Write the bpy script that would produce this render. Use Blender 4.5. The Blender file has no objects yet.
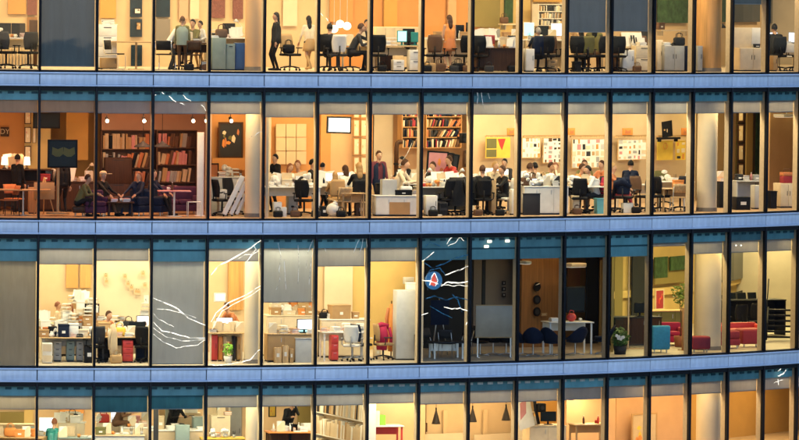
import bpy, bmesh, math, random
from mathutils import Vector, Matrix
R_ = math.radians
scn = bpy.context.scene
col = scn.collection

# ------------------------------------------------------------------ camera
CAM = dict(D=204.24, H=7.0, pan=.0721, tilt=-.0409, roll=.0111, f=5830.4)
RAD, T0, BAY, PITCH = 35.789, .0481, 1.65, 4.2802     # facade radius, first mullion angle, bay width, storey height
DT = BAY / RAD
C0 = Vector((0, -CAM['D'], CAM['H']))
_p, _t, _r = CAM['pan'], CAM['tilt'], CAM['roll']
FW = Vector((math.sin(_p)*math.cos(_t), math.cos(_p)*math.cos(_t), math.sin(_t)))
_rt = Vector((math.cos(_p), -math.sin(_p), 0)); _up = _rt.cross(FW)
RT = _rt*math.cos(_r) + _up*math.sin(_r)
UP = -_rt*math.sin(_r) + _up*math.cos(_r)
cam = bpy.data.cameras.new('camera'); camo = bpy.data.objects.new('camera', cam); col.objects.link(camo)
m = Matrix.Identity(4)
for i in range(3):
    m[i][0], m[i][1], m[i][2], m[i][3] = RT[i], UP[i], -FW[i], C0[i]
camo.matrix_world = m
cam.sensor_fit = 'HORIZONTAL'; cam.sensor_width = 36; cam.lens = 36*CAM['f']/799
cam.clip_start = 1; cam.clip_end = 6000
scn.camera = camo

# ------------------------------------------------------------------ sky, sun, exposure
SUN_AZ, SUN_EL = R_(178), R_(26)
w = bpy.data.worlds.new('World'); scn.world = w; w.use_nodes = True
nt = w.node_tree; bg = nt.nodes['Background']
sky = nt.nodes.new('ShaderNodeTexSky'); sky.sky_type = 'NISHITA'; sky.sun_disc = False
sky.sun_elevation = SUN_EL; sky.sun_rotation = SUN_AZ; sky.ozone_density = 7.0; sky.air_density = 1.0; sky.dust_density = .4
nt.links.new(sky.outputs[0], bg.inputs[0]); bg.inputs[1].default_value = .15
sl = bpy.data.lights.new('sun', 'SUN'); sl.energy = .05; sl.angle = R_(20); sl.color = (1, .93, .85)
so = bpy.data.objects.new('sun', sl); col.objects.link(so)
so.rotation_euler = Vector((-math.sin(SUN_AZ)*math.cos(SUN_EL), -math.cos(SUN_AZ)*math.cos(SUN_EL), -math.sin(SUN_EL))).to_track_quat('-Z', 'Y').to_euler()
scn.view_settings.view_transform = 'Standard'; scn.view_settings.look = 'None'
scn.view_settings.gamma = 1; scn.view_settings.exposure = 0.5; scn.view_settings.use_curve_mapping = False
cy = scn.cycles
cy.max_bounces = 8; cy.diffuse_bounces = 3; cy.glossy_bounces = 3; cy.transmission_bounces = 4; cy.transparent_max_bounces = 12
cy.sample_clamp_indirect = 4; cy.caustics_reflective = False; cy.caustics_refractive = False
cy.use_denoising = True; cy.filter_width = 1.5
cy.use_adaptive_sampling = True; cy.adaptive_threshold = .03

# ------------------------------------------------------------------ where things are
ZF = [PITCH + .06, .06, -PITCH + .06, -2*PITCH + 1.22]      # finished floor of each storey, top one first
MUL = None
def proj(v):
    d = v - C0; z = d.dot(FW)
    return 399.5 + CAM['f']*d.dot(RT)/z, 220 - CAM['f']*d.dot(UP)/z
def pol(th, d, z):
    r = RAD - d
    return Vector((r*math.sin(th), -r*math.cos(th), z))
def theta(px, d, z):
    lo, hi = -.5, 1.35
    for _ in range(40):
        mid = (lo+hi)/2
        if proj(pol(mid, d, z))[0] < px: lo = mid
        else: hi = mid
    return lo
def F(px, d, row, z=0, back=.5):
    "standing point on a storey's floor: d metres behind the line the furniture keeps, half a metre inside the glass"
    d += back
    th = theta(px, d, ZF[row]+z)
    return pol(th, d, ZF[row]+z), th
def Wp(px, py, d):
    "point d metres behind the glass at height seen at py"
    lo, hi = -14., 14.
    for _ in range(36):
        z = (lo+hi)/2; th = theta(px, d, z)
        if proj(pol(th, d, z))[1] > py: lo = z
        else: hi = z
    return pol(th, d, z), th
def scl(v): return CAM['f']/((v-C0).dot(FW))

# ------------------------------------------------------------------ materials
_M = {}
def mat(name, c, rough=.6, metal=0., var=.12, scale=14., emit=0., bump=.0, trans=0.):
    if name in _M: return _M[name]
    x = bpy.data.materials.new(name); x.use_nodes = True; n = x.node_tree.nodes; l = x.node_tree.links
    b = n['Principled BSDF']; b.inputs['Roughness'].default_value = rough; b.inputs['Metallic'].default_value = metal
    if max(c) < .1 and not metal: b.inputs['Specular IOR Level'].default_value = .2
    tc = n.new('ShaderNodeTexCoord'); nz = n.new('ShaderNodeTexNoise'); nz.inputs['Scale'].default_value = scale
    nz.inputs['Detail'].default_value = 4
    l.new(tc.outputs['Object'], nz.inputs['Vector'])
    rp = n.new('ShaderNodeValToRGB'); rp.color_ramp.elements[0].position = .3; rp.color_ramp.elements[1].position = .7
    rp.color_ramp.elements[0].color = (*[max(0, v*(1-var)) for v in c], 1)
    rp.color_ramp.elements[1].color = (*[min(1, v*(1+var)) for v in c], 1)
    l.new(nz.outputs['Fac'], rp.inputs[0]); l.new(rp.outputs[0], b.inputs['Base Color'])
    if bump:
        bp = n.new('ShaderNodeBump'); bp.inputs['Strength'].default_value = bump; bp.inputs['Distance'].default_value = .01
        l.new(nz.outputs['Fac'], bp.inputs['Height']); l.new(bp.outputs[0], b.inputs['Normal'])
    if emit:
        b.inputs['Emission Color'].default_value = (*c, 1); b.inputs['Emission Strength'].default_value = emit
    if trans:
        tr = n.new('ShaderNodeBsdfTranslucent'); l.new(rp.outputs[0], tr.inputs[0])
        mx = n.new('ShaderNodeMixShader'); mx.inputs[0].default_value = trans
        l.new(b.outputs[0], mx.inputs[1]); l.new(tr.outputs[0], mx.inputs[2]); l.new(mx.outputs[0], n['Material Output'].inputs[0])
    _M[name] = x
    return x
def wood(name, c, s=3.):
    if name in _M: return _M[name]
    x = mat(name, c, .5, 0, .25, s)
    n = x.node_tree.nodes; l = x.node_tree.links
    mp = n.new('ShaderNodeMapping'); mp.inputs['Scale'].default_value = (9, 9, .6)
    tc = [q for q in n if q.type == 'TEX_COORD'][0]; nz = [q for q in n if q.type == 'TEX_NOISE'][0]
    l.new(tc.outputs['Object'], mp.inputs[0]); l.new(mp.outputs[0], nz.inputs['Vector'])
    return x
def glass():
    x = bpy.data.materials.new('window_glass'); x.use_nodes = True; n = x.node_tree.nodes; l = x.node_tree.links
    n.remove(n['Principled BSDF'])
    t = n.new('ShaderNodeBsdfTransparent'); t.inputs[0].default_value = (.93, .96, .95, 1)
    g = n.new('ShaderNodeBsdfGlossy'); g.inputs['Roughness'].default_value = .02
    fr = n.new('ShaderNodeFresnel'); fr.inputs[0].default_value = 1.38
    tc = n.new('ShaderNodeTexCoord'); nz = n.new('ShaderNodeTexNoise'); nz.inputs['Scale'].default_value = 1.3; nz.inputs['Detail'].default_value = 1
    bp = n.new('ShaderNodeBump'); bp.inputs['Strength'].default_value = .008; bp.inputs['Distance'].default_value = .1
    l.new(tc.outputs['Object'], nz.inputs['Vector']); l.new(nz.outputs[0], bp.inputs['Height']); l.new(bp.outputs[0], g.inputs['Normal'])
    mx = n.new('ShaderNodeMixShader'); l.new(fr.outputs[0], mx.inputs[0]); l.new(t.outputs[0], mx.inputs[1]); l.new(g.outputs[0], mx.inputs[2])
    l.new(mx.outputs[0], n['Material Output'].inputs[0])
    return x
PAL = {  # colour, roughness, metal
 'white': ((.78,.75,.68),.5,0), 'paper': ((.8,.77,.7),.8,0), 'cream': ((.7,.58,.4),.6,0), 'grey': ((.33,.33,.32),.5,0), 'light grey': ((.5,.5,.48),.5,0),
 'dark grey': ((.03,.03,.033),.6,0), 'black': ((.006,.006,.007),.6,0), 'blue': ((.02,.07,.2),.6,0), 'dark blue': ((.007,.013,.035),.7,0),
 'teal': ((.02,.22,.2),.5,0), 'cyan': ((.15,.5,.55),.5,0), 'red': ((.55,.04,.03),.5,0), 'dark red': ((.3,.02,.03),.7,0), 'crimson': ((.4,.01,.06),.8,0),
 'orange': ((.7,.25,.05),.6,0), 'rust': ((.5,.17,.06),.7,0), 'brown': ((.11,.05,.02),.7,0), 'tan': ((.45,.28,.12),.7,0), 'cardboard': ((.42,.25,.11),.85,0),
 'yellow': ((.75,.5,.06),.6,0), 'green': ((.08,.3,.05),.6,0), 'lime': ((.25,.55,.05),.6,0), 'olive': ((.14,.13,.04),.8,0), 'purple': ((.06,.02,.05),.8,0),
 'pink': ((.6,.25,.25),.7,0), 'beige': ((.55,.42,.26),.8,0), 'maroon': ((.12,.02,.03),.8,0), 'steel': ((.5,.5,.5),.3,.9), 'chrome': ((.6,.6,.6),.15,1), 'grey green': ((.2,.26,.24),.6,0),
 'skin': ((.5,.28,.17),.55,0), 'hair brown': ((.06,.025,.012),.6,0), 'hair black': ((.005,.004,.004),.5,0), 'hair blond': ((.35,.2,.07),.6,0), 'hair red': ((.2,.06,.02),.6,0), 'hair grey': ((.3,.27,.24),.6,0),
 'lips': ((.3,.09,.07),.5,0), 'leaf': ((.05,.14,.03),.5,0), 'leaf pale': ((.2,.3,.05),.5,0), 'terracotta': ((.35,.13,.06),.8,0)}
def P(k):
    if isinstance(k, str):
        if k in ('wood', 'pale wood', 'dark wood'):
            return wood(k.replace(' ', '_'), {'wood': (.42,.21,.07), 'pale wood': (.58,.38,.18), 'dark wood': (.055,.024,.01)}[k])
        if k.startswith('screen'):
            c = {'screen white': (.9,.92,1), 'screen cyan': (.35,.8,.85), 'screen dark': (.01,.014,.018), 'screen blue': (.4,.6,.9)}[k]
            return mat(k.replace(' ', '_'), c, .3, 0, .03, 5, .9 if k != 'screen dark' else .0)
        if k == 'lit':
            return mat('lit_bulb', (1, .85, .6), .4, 0, 0, 1, 9.)
        if k == 'lit shade':
            return mat('lit_shade', (1, .9, .72), .5, 0, 0, 1, 1.3)
        c, r, me = PAL[k]
        return mat(k.replace(' ', '_'), c, r, me, .07, 5)
    return k

# ------------------------------------------------------------------ mesh helper
class MB:
    def __init__(s): s.v = []; s.f = []; s.mi = []; s.cur = 0; s.sm = []
    def add(s, vs, fs, smooth=False):
        o = len(s.v); s.v += [tuple(v) for v in vs]; s.f += [tuple(o+i for i in f) for f in fs]
        s.mi += [s.cur]*len(fs); s.sm += [smooth]*len(fs); return s
    def box(s, x0, x1, y0, y1, z0, z1, rx=0, ry=0, rz=0):
        c = Vector(((x0+x1)/2, (y0+y1)/2, (z0+z1)/2))
        vs = [Vector((x, y, z)) for z in (z0, z1) for y in (y0, y1) for x in (x0, x1)]
        if rx or ry or rz:
            M = Matrix.Rotation(rz, 3, 'Z') @ Matrix.Rotation(ry, 3, 'Y') @ Matrix.Rotation(rx, 3, 'X')
            vs = [c + M @ (v-c) for v in vs]
        return s.add(vs, [(0,2,3,1),(4,5,7,6),(0,1,5,4),(2,6,7,3),(0,4,6,2),(1,3,7,5)])
    def rbox(s, x0, x1, y0, y1, z0, z1, b=.02, rx=0, ry=0, rz=0, seg=2):
        bm = bmesh.new(); bmesh.ops.create_cube(bm, size=1)
        for v in bm.verts: v.co = Vector((v.co.x*(x1-x0), v.co.y*(y1-y0), v.co.z*(z1-z0)))
        bmesh.ops.bevel(bm, geom=bm.edges[:], offset=min(b, .49*min(x1-x0, y1-y0, z1-z0)), segments=seg, affect='EDGES', profile=.5)
        c = Vector(((x0+x1)/2, (y0+y1)/2, (z0+z1)/2))
        M = Matrix.Rotation(rz, 3, 'Z') @ Matrix.Rotation(ry, 3, 'Y') @ Matrix.Rotation(rx, 3, 'X')
        bm.verts.index_update()
        s.add([c + M @ v.co for v in bm.verts], [[v.index for v in f.verts] for f in bm.faces], True); bm.free(); return s
    def cyl(s, p0, p1, r0, r1=None, n=12, cap=True):
        p0, p1 = Vector(p0), Vector(p1); r1 = r0 if r1 is None else r1
        ax = (p1-p0).normalized(); a = ax.orthogonal().normalized(); b = ax.cross(a)
        vs = []
        for p, r in ((p0, r0), (p1, r1)):
            vs += [p + (a*math.cos(2*math.pi*i/n) + b*math.sin(2*math.pi*i/n))*r for i in range(n)]
        s.add(vs, [(i, (i+1) % n, n+(i+1) % n, n+i) for i in range(n)], True)
        if cap: s.add(vs[:n], [tuple(range(n-1, -1, -1))]); s.add(vs[n:], [tuple(range(n))])
        return s
    def tube(s, pts, r, n=8, rr=None):
        pts = [Vector(p) for p in pts]; k = len(pts); vs = []; a = None
        for i, p in enumerate(pts):
            t = (pts[min(i+1, k-1)] - pts[max(i-1, 0)]).normalized()
            a = (t.orthogonal() if a is None else a - t*a.dot(t)).normalized(); b = t.cross(a)
            q = rr[i] if rr else r
            vs += [p + (a*math.cos(2*math.pi*j/n) + b*math.sin(2*math.pi*j/n))*q for j in range(n)]
        fs = [(i*n+j, i*n+(j+1) % n, (i+1)*n+(j+1) % n, (i+1)*n+j) for i in range(k-1) for j in range(n)]
        fs += [tuple(range(n-1, -1, -1)), tuple((k-1)*n+j for j in range(n))]
        return s.add(vs, fs, True)
    def lathe(s, prof, n=20, c=(0, 0, 0)):
        vs = [(c[0]+r*math.cos(2*math.pi*j/n), c[1]+r*math.sin(2*math.pi*j/n), c[2]+z) for r, z in prof for j in range(n)]
        fs = [(i*n+j, i*n+(j+1) % n, (i+1)*n+(j+1) % n, (i+1)*n+j) for i in range(len(prof)-1) for j in range(n)]
        return s.add(vs, fs, True)
    def ell(s, c, r, n=14, k=9):
        c = Vector(c); r = r if isinstance(r, tuple) else (r, r, r)
        vs = [c + Vector((0, 0, -r[2]))]
        for i in range(1, k):
            f = -math.pi/2 + math.pi*i/k
            vs += [c + Vector((r[0]*math.cos(f)*math.cos(2*math.pi*j/n), r[1]*math.cos(f)*math.sin(2*math.pi*j/n), r[2]*math.sin(f))) for j in range(n)]
        vs.append(c + Vector((0, 0, r[2])))
        fs = [(0, 1+(j+1) % n, 1+j) for j in range(n)]
        fs += [(1+i*n+j, 1+i*n+(j+1) % n, 1+(i+1)*n+(j+1) % n, 1+(i+1)*n+j) for i in range(k-2) for j in range(n)]
        e = len(vs)-1; fs += [(1+(k-2)*n+j, 1+(k-2)*n+(j+1) % n, e) for j in range(n)]
        return s.add(vs, fs, True)
    def prism(s, poly, y0, y1):
        n = len(poly)
        vs = [(x, y0, z) for x, z in poly] + [(x, y1, z) for x, z in poly]
        return s.add(vs, [tuple(range(n)), tuple(range(2*n-1, n-1, -1))] + [(i, n+i, n+(i+1) % n, (i+1) % n) for i in range(n)])
    def mesh(s, name, mats):
        me = bpy.data.meshes.new(name); me.from_pydata(s.v, [], s.f)
        for x in (mats if isinstance(mats, (list, tuple)) else [mats]): me.materials.append(P(x))
        me.polygons.foreach_set('material_index', s.mi); me.polygons.foreach_set('use_smooth', s.sm)
        bm = bmesh.new(); bm.from_mesh(me); bmesh.ops.recalc_face_normals(bm, faces=bm.faces[:]); bm.to_mesh(me); bm.free()
        return me
    def build(s, name, mats, parent=None):
        o = bpy.data.objects.new(name, s.mesh(name, mats)); col.objects.link(o)
        if parent: o.parent = parent
        return o
def box(*a, **k): return MB().box(*a, **k)
def rbox(*a, **k): return MB().rbox(*a, **k)

# ------------------------------------------------------------------ things and labels
REC = []
ROWS = ['top row', 'second row', 'third row', 'bottom row']
ORD = 'first second third fourth fifth sixth seventh eighth ninth tenth eleventh twelfth thirteenth fourteenth fifteenth sixteenth seventeenth eighteenth nineteenth twentieth'.split()
def tag(o, look, cat, row=None, px=None, group=None, share=False):
    o['category'] = cat; o['label'] = look
    if group: o['group'] = group
    REC.append([o, look, row, px, share]); return o
def empty(name):
    o = bpy.data.objects.new(name, None); col.objects.link(o); o.empty_display_size = .2; return o
def put(o, v, rz): o.location = v; o.rotation_euler = (0, 0, rz); return o
def ang(th, rot=0): return th*.4 + R_(rot)
def stand(o, row, px, d, rot=0, z=0):
    v, th = F(px, d, row, z); put(o, v, ang(th, rot)); return o
_proto = {}
def tree_copy(o, parent=None):
    c = o.copy(); col.objects.link(c)
    if parent: c.parent = parent
    for ch in list(o.children): tree_copy(ch, c)
    return c
def proto(key, fn):
    if key in _proto: return tree_copy(_proto[key])
    o = fn(); _proto[key] = o; return o
def finish_labels():
    tot = {}
    for r in REC:
        o, look, row, px, share = r
        if row is not None:
            wi = max(0, min(16, sum(1 for mx in MULX if px > mx)))
            r[1] = f"{look}, {ROWS[row]} {ORD[wi]} window"
        tot.setdefault(r[1], []).append(r)
    for lab, rs in tot.items():
        if len(rs) > 1 and not all(r[4] for r in rs):
            rs.sort(key=lambda r: r[3] if r[3] is not None else 0)
            n = len(rs)
            for i, r in enumerate(rs):
                pre = 'leftmost' if i == 0 else 'rightmost' if i == n-1 else 'middle' if n == 3 else ORD[i] + ' from left'
                r[0]['label'] = pre + ' ' + lab
        else:
            for r in rs: r[0]['label'] = lab

# ================================================================== LARGE STRUCTURE
def pm(z): return [proj(pol(T0+DT*i, 0, z))[0] for i in range(0, 17)]
MULX = pm(0)
def ring(b, th0, th1, d0, d1, z0, z1, n=30):
    vs = []
    for i in range(n+1):
        th = th0+(th1-th0)*i/n
        vs += [pol(th, d0, z0), pol(th, d1, z0), pol(th, d1, z1), pol(th, d0, z1)]
    fs = [(i*4+a, i*4+(a+1) % 4, i*4+4+(a+1) % 4, i*4+4+a) for i in range(n) for a in range(4)]
    fs += [(0, 1, 2, 3), (n*4+3, n*4+2, n*4+1, n*4)]
    return b.add(vs, fs)

gm = mat('asphalt', (.045, .045, .05), .9, 0, .3, .4)
g = MB(); g.add([(-2500, -2500, -22), (2500, -2500, -22), (2500, 2500, -22), (-2500, 2500, -22)], [(0, 1, 2, 3)])
g.build('ground', gm)['kind'] = 'structure'

BLD = empty('office_building')
BLD['label'] = 'curved glass office building with four lit storeys and pale blue bands'; BLD['category'] = 'building'
BLD.location = pol(T0, 0, -22); BLD.location.z = -22
bpy.context.view_layer.update()
BINV = BLD.matrix_world.inverted()
def bpart(name, b, mats, parent=None, world=True):
    o = b.build(name, mats, BLD if parent is None else parent)
    if world and parent is None: o.matrix_parent_inverse = BINV
    return o

def varied(x, lo, hi, streak=0.):
    n = x.node_tree.nodes; l = x.node_tree.links; b = n['Principled BSDF']; src = b.inputs['Base Color'].links[0].from_socket
    oi = n.new('ShaderNodeObjectInfo'); mr = n.new('ShaderNodeMapRange'); mr.inputs[3].default_value = lo; mr.inputs[4].default_value = hi; l.new(oi.outputs['Random'], mr.inputs[0])
    fac = mr.outputs[0]
    if streak:
        tc = n.new('ShaderNodeTexCoord'); mp = n.new('ShaderNodeMapping'); mp.inputs['Scale'].default_value = (3.5, 1, .5); nz = n.new('ShaderNodeTexNoise'); nz.inputs['Scale'].default_value = 2.2; nz.inputs['Detail'].default_value = 5
        l.new(tc.outputs['Object'], mp.inputs[0]); l.new(mp.outputs[0], nz.inputs['Vector']); m2 = n.new('ShaderNodeMapRange'); m2.inputs[1].default_value = .35; m2.inputs[2].default_value = .7; m2.inputs[3].default_value = 1; m2.inputs[4].default_value = 1-streak
        l.new(nz.outputs[0], m2.inputs[0]); mu = n.new('ShaderNodeMath'); mu.operation = 'MULTIPLY'; l.new(fac, mu.inputs[0]); l.new(m2.outputs[0], mu.inputs[1]); fac = mu.outputs[0]
    hs = n.new('ShaderNodeHueSaturation'); l.new(src, hs.inputs['Color']); l.new(fac, hs.inputs['Value']); l.new(hs.outputs[0], b.inputs['Base Color']); return x
band_m = varied(mat('band_aluminium', (.74, .81, .90), .38, .1, .05, 3), .93, 1.06, .16)
lip_m = mat('band_lip', (.60, .68, .80), .35, .1, .04, 3)
blk = mat('mullion_black', (.006, .006, .008), .5, 0, .05)
fin_m = mat('mullion_fin', (.55, .45, .31), .6, 0, .08)
sky_refl_m = varied(mat('bulkhead_sky_reflection', (.17, .42, .46), .5, 0, .12, 2.5), .55, 1.12, .12)  # sky reflected at the window heads, put into the panel's teal
slot_m = mat('bulkhead_slot', (.02, .09, .12), .6)
slot_refl_m = mat('bulkhead_slot_reflection', (.7, .66, .6), .6)  # reflected white dashes, put into the slot colour
GL = glass()
BLM = {'grey': varied(mat('blind_grey', (.37, .355, .33), .85, 0, .06, 3, trans=.18), .85, 1.1, .1), 'long': varied(mat('blind_long', (.40, .43, .44), .85, 0, .05, 1.5, trans=.3), .98, 1.02, .14), 'pale': varied(mat('blind_pale_slate', (.20, .225, .235), .85, 0, .05, 1.5, trans=.1), .95, 1.05, .14), 'teal': varied(mat('blind_sky_teal', (.035, .15, .20), .8, 0, .12, 3, trans=.06), .9, 1.1, .25),  # teal cloth: reflected sky put into the blind colour
       'dark': varied(mat('blind_slate', (.13, .165, .175), .85, 0, .04, 1.2, trans=.05), .98, 1.02, .2), 'brown': varied(mat('blind_taupe', (.36, .31, .23), .85, 0, .06, 1.2, trans=.25), .98, 1.02, .2)}
CH = 2*RAD*math.sin(DT/2)
def panel_mb():
    b = MB(); b.cur = 0
    b.rbox(.013, CH-.013, -.02, .05, -.355, -.055, .008)
    b.cur = 1
    b.rbox(.0, CH, -.085, .05, -.052, 0, .008); b.rbox(.0, CH, -.085, .05, -.41, -.358, .008)
    return b
pmesh = panel_mb().mesh('spandrel_panel', [band_m, lip_m])
gapmesh = MB().box(-.03, CH+.03, .06, .1, -.47, 0.0).mesh('shadow_gap', [blk])
fmesh = (MB().box(.04, CH-.04, -.03, .10, .0, .055).box(.04, CH-.04, -.03, .10, 3.80-.055+.0, 3.87)
         .rbox(-.035, .035, -.05, .07, .002, 3.868, .006)).mesh('window', [blk])
finmesh = box(-.025, .025, .072, .25, .06, 3.80).mesh('mullion_fin', [fin_m])
gmesh = MB().add([(.04, 0, .055), (CH-.04, 0, .055), (CH-.04, 0, 3.745), (.04, 0, 3.745)], [(0, 1, 2, 3)]).mesh('glass_pane', [GL])
def bulk_mesh(h, style):
    b = MB()
    b.box(.03, CH-.03, .16, .30, 3.80-h, 3.80); 
    if h > .45: b.cur = 1; b.box(.03, CH-.03, .145, .158, 3.80-.42, 3.80-.37); b.cur = 2; b.box(.03, CH-.03, .145, .158, 3.80-.365, 3.80-.355)
    b.cur = 1 if style == 0 else 2
    for i in range(5):
        x = .14+i*(CH-.28)/4
        b.box(x-.09, x+.09, .14, .158, 3.645, 3.715)
    return b.mesh('bulkhead', [sky_refl_m, slot_m, slot_refl_m if style else sky_refl_m])
_bk = {}
# lower edge of each roller blind, as seen in the photo (row -> bay -> (py, cloth)); others hang just below the bulkhead
BL = {0: {0: (66.3, 'dark'), 10: (32, 'pale'), 11: (31, 'pale'), 14: (4, 'dark')},
      1: {-1: (112, 'brown'), 0: (112, 'brown'), 4: (117, 'grey')},
      2: {-1: (366, 'brown'), 0: (264, 'grey'), 1: (260.5, 'grey'), 2: (364, 'long'), 3: (261, 'grey'), 4: (302, 'long'), 5: (266, 'grey'), 6: (261, 'grey'), 12: (246, 'grey')},
      3: {-1: (409, 'brown'), 0: (409, 'grey'), 1: (412, 'teal'), 2: (409, 'teal'), 3: (407, 'grey'), 4: (406, 'grey'), 5: (405, 'grey'), 6: (403, 'grey')}}
for k in (2, 1, 0, -1, -2):
    for i in range(-1, 18):
        th = T0+DT*i; v = pol(th, 0, k*PITCH)
        M = Matrix.Translation(v) @ Matrix.Rotation(th+DT/2, 4, 'Z')
        o = bpy.data.objects.new('spandrel_panel', pmesh); col.objects.link(o); o.parent = BLD; o.matrix_parent_inverse = BINV; o.matrix_world = M
        s = bpy.data.objects.new('shadow_gap', gapmesh); col.objects.link(s); s.parent = o
for row in range(4):
    zb = PITCH*(1-row)
    for i in range(-1, 18):
        th = T0+DT*i; v = pol(th, 0, zb)
        M = Matrix.Translation(v) @ Matrix.Rotation(th+DT/2, 4, 'Z')
        o = bpy.data.objects.new('window', fmesh); col.objects.link(o); o.parent = BLD; o.matrix_parent_inverse = BINV; o.matrix_world = M
        for nm, me in (('glass_pane', gmesh), ('mullion_fin', finmesh)):
            c = bpy.data.objects.new(nm, me); col.objects.link(c); c.parent = o
        h = .34; style = 0
        if row == 2 and (7 <= i <= 11 or i in (-1, 2)): h = .72
        if row == 3 and 6 <= i <= 10: style = 1
        if (h, style) not in _bk: _bk[(h, style)] = bulk_mesh(h, style)
        c = bpy.data.objects.new('bulkhead', _bk[(h, style)]); col.objects.link(c); c.parent = o
        if row == 2 and 7 <= i <= 11: continue
        pcx = proj(pol(th+DT/2, .2, zb+2))[0]
        bl = BL[row].get(i)
        if bl: z = Wp(pcx, bl[0], .26)[0].z - zb; cl = bl[1]
        else: z = 3.80-.34-.36; cl = 'grey'
        b = MB()
        nx, nz = 8, 6; rn = random.Random(row*40+i)
        ph = rn.random()*6; am = .0022 if z < 2 else .0012
        vs = []; 
        for a in range(nz+1):
            for q in range(nx+1):
                x = .05+(CH-.1)*q/nx; zz = z+(3.47-z)*a/nz
                vs.append((x, .24+am*math.sin(ph+x*4+zz*1.1)+am*math.sin(x*9+ph), zz))
        b.add(vs, [(a*(nx+1)+q, a*(nx+1)+q+1, (a+1)*(nx+1)+q+1, (a+1)*(nx+1)+q) for a in range(nz) for q in range(nx)], True)
        b.cur = 1; b.box(.05, CH-.05, .232, .25, z-.012, z+.012)
        b.build('roller_blind', [BLM[cl], BLM['grey']], o)

conc = mat('slab_white', (.6, .55, .47), .8, 0, .06, 2)
FLM = {0: mat('floor_beige', (.55, .45, .32), .6, 0, .1, 3), 1: wood('floor_warm', (.46, .3, .17), 2), 2: mat('floor_pale', (.5, .44, .34), .5, 0, .1, 3), 3: mat('floor_oak', (.45, .34, .2), .5, 0, .1, 3)}
TA, TB = T0-DT*1.03, T0+DT*27
for row in range(4):
    zb = PITCH*(1-row)
    b = MB(); ring(b, TA, TB, .11, 13, zb-.46, zb+.035)
    bpart('floor_slab', b, conc)
    b = MB(); ring(b, TA, TB, .115, 12.9, ZF[row]-(.02 if row < 3 else .3), ZF[row])
    bpart('floor_finish', b, FLM[row])
    b = MB(); ring(b, T0+DT*18.02, TB, 0, .1, zb-.46, zb+PITCH-.47)
    bpart('end_wall', b, conc)
b = MB(); ring(b, TA, TB, .11, 13, 2*PITCH-.46, 2*PITCH+.03); bpart('roof', b, conc)
b = MB(); ring(b, TA, TB, 12.9, 13.1, -22, 2*PITCH-.47, 30); bpart('rear_wall', b, mat('rear_wall', (.25, .24, .22), .8))
b = MB(); ring(b, TA, TB, -.05, .4, -22, -2*PITCH-.48, 40); bpart('base_wall', b, mat('base_wall', (.2, .2, .22), .6))
b = MB()
for th in (TA, TB):
    v = [pol(th, 0, -22), pol(th, 13, -22), pol(th, 13, 2*PITCH), pol(th, 0, 2*PITCH)]; e = pol(th+.003, 0, 0)-pol(th, 0, 0)
    b.add(v+[q+e for q in v], [(0, 1, 2, 3), (7, 6, 5, 4), (0, 4, 5, 1), (1, 5, 6, 2), (2, 6, 7, 3), (3, 7, 4, 0)])
bpart('side_wall', b, conc)

# --- inner walls
def wm(name, c, var=.05, s=2): return mat('wall_'+name, tuple(q*k for q, k in zip(c, (.84, .78, .70))), .8, 0, var, s)
WM = {'cream': wm('cream', (.70, .55, .36)), 'orange': wm('orange', (.68, .33, .11)), 'peach': wm('peach', (.72, .47, .27)), 'white': wm('white', (.76, .68, .54)),
      'yellow': wm('yellow', (.72, .56, .24)), 'ochre': wm('ochre', (.6, .36, .09)), 'umber': wood('wall_umber', (.26, .12, .035), 1.5), 'dark': wm('dark', (.03, .035, .04)),
      'night': mat('night_glass', (.012, .025, .04), .15, 0, .3, 3), 'olive': wm('olive', (.28, .24, .08)), 'green': wm('green', (.05, .11, .05), .35, 5), 'pinkish': wm('pink', (.66, .42, .31)),
      'timber': wood('wall_timber', (.5, .26, .08), 1.2), 'maroon': wm('maroon_cloth', (.2, .07, .06), .3, 20), 'grey': wm('grey', (.24, .22, .2))}
def arcwall(row, x0, x1, d, m, name='interior_wall', z0=0., z1=None, th=.1):
    zt = PITCH*(1-row)+3.79
    z1 = zt if z1 is None else ZF[row]+z1
    b = MB(); ring(b, theta(x0, d, ZF[row]), theta(x1, d, ZF[row]), d, d+th, ZF[row]+z0+.001, z1, max(2, int((x1-x0)/30)))
    return bpart(name, b, WM[m])
def pwall(row, px, d0, d1, m, px2=None, name='partition_wall', z1=None):
    a = F(px, d0, row, 0, 0)[0]; c = F(px2 or px, d1, row, 0, 0)[0]
    t = (c-a).normalized(); nn = Vector((t.y, -t.x, 0))*.04
    zt = PITCH*(1-row)+3.79 if z1 is None else ZF[row]+z1
    b = MB(); lo = [a-nn, a+nn, c+nn, c-nn]; hi = [Vector((q.x, q.y, zt)) for q in lo]
    for q in lo: q.z += .002
    b.add(lo+hi, [(3, 2, 1, 0), (4, 5, 6, 7), (0, 1, 5, 4), (1, 2, 6, 5), (2, 3, 7, 6), (3, 0, 4, 7)])
    return bpart(name, b, WM[m])
def wallrect(x0, y0, x1, y1, d, m, name='wall_panel', th=.05):
    "a panel, door or inner window on a wall, by its corners as seen"
    b = MB(); n = 3
    za, zc = Wp((x0+x1)/2, y1, d)[0].z, Wp((x0+x1)/2, y0, d)[0].z
    ring(b, theta(x0, d, za), theta(x1, d, za), d, d+th, za, zc, n)
    return bpart(name, b, WM[m] if m in WM else P(m))
def column(row, px, d, r, m):
    zt = PITCH*(1-row)+3.79
    v, th = F(px, d, row, 0, 0); b = MB()
    b.lathe([(r, .005), (r, zt-v.z)], 40, v); b.cur = 1; b.lathe([(r+.012, .004), (r+.012, .12)], 40, v)
    return bpart('column', b, [WM[m], WM['grey']])
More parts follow.
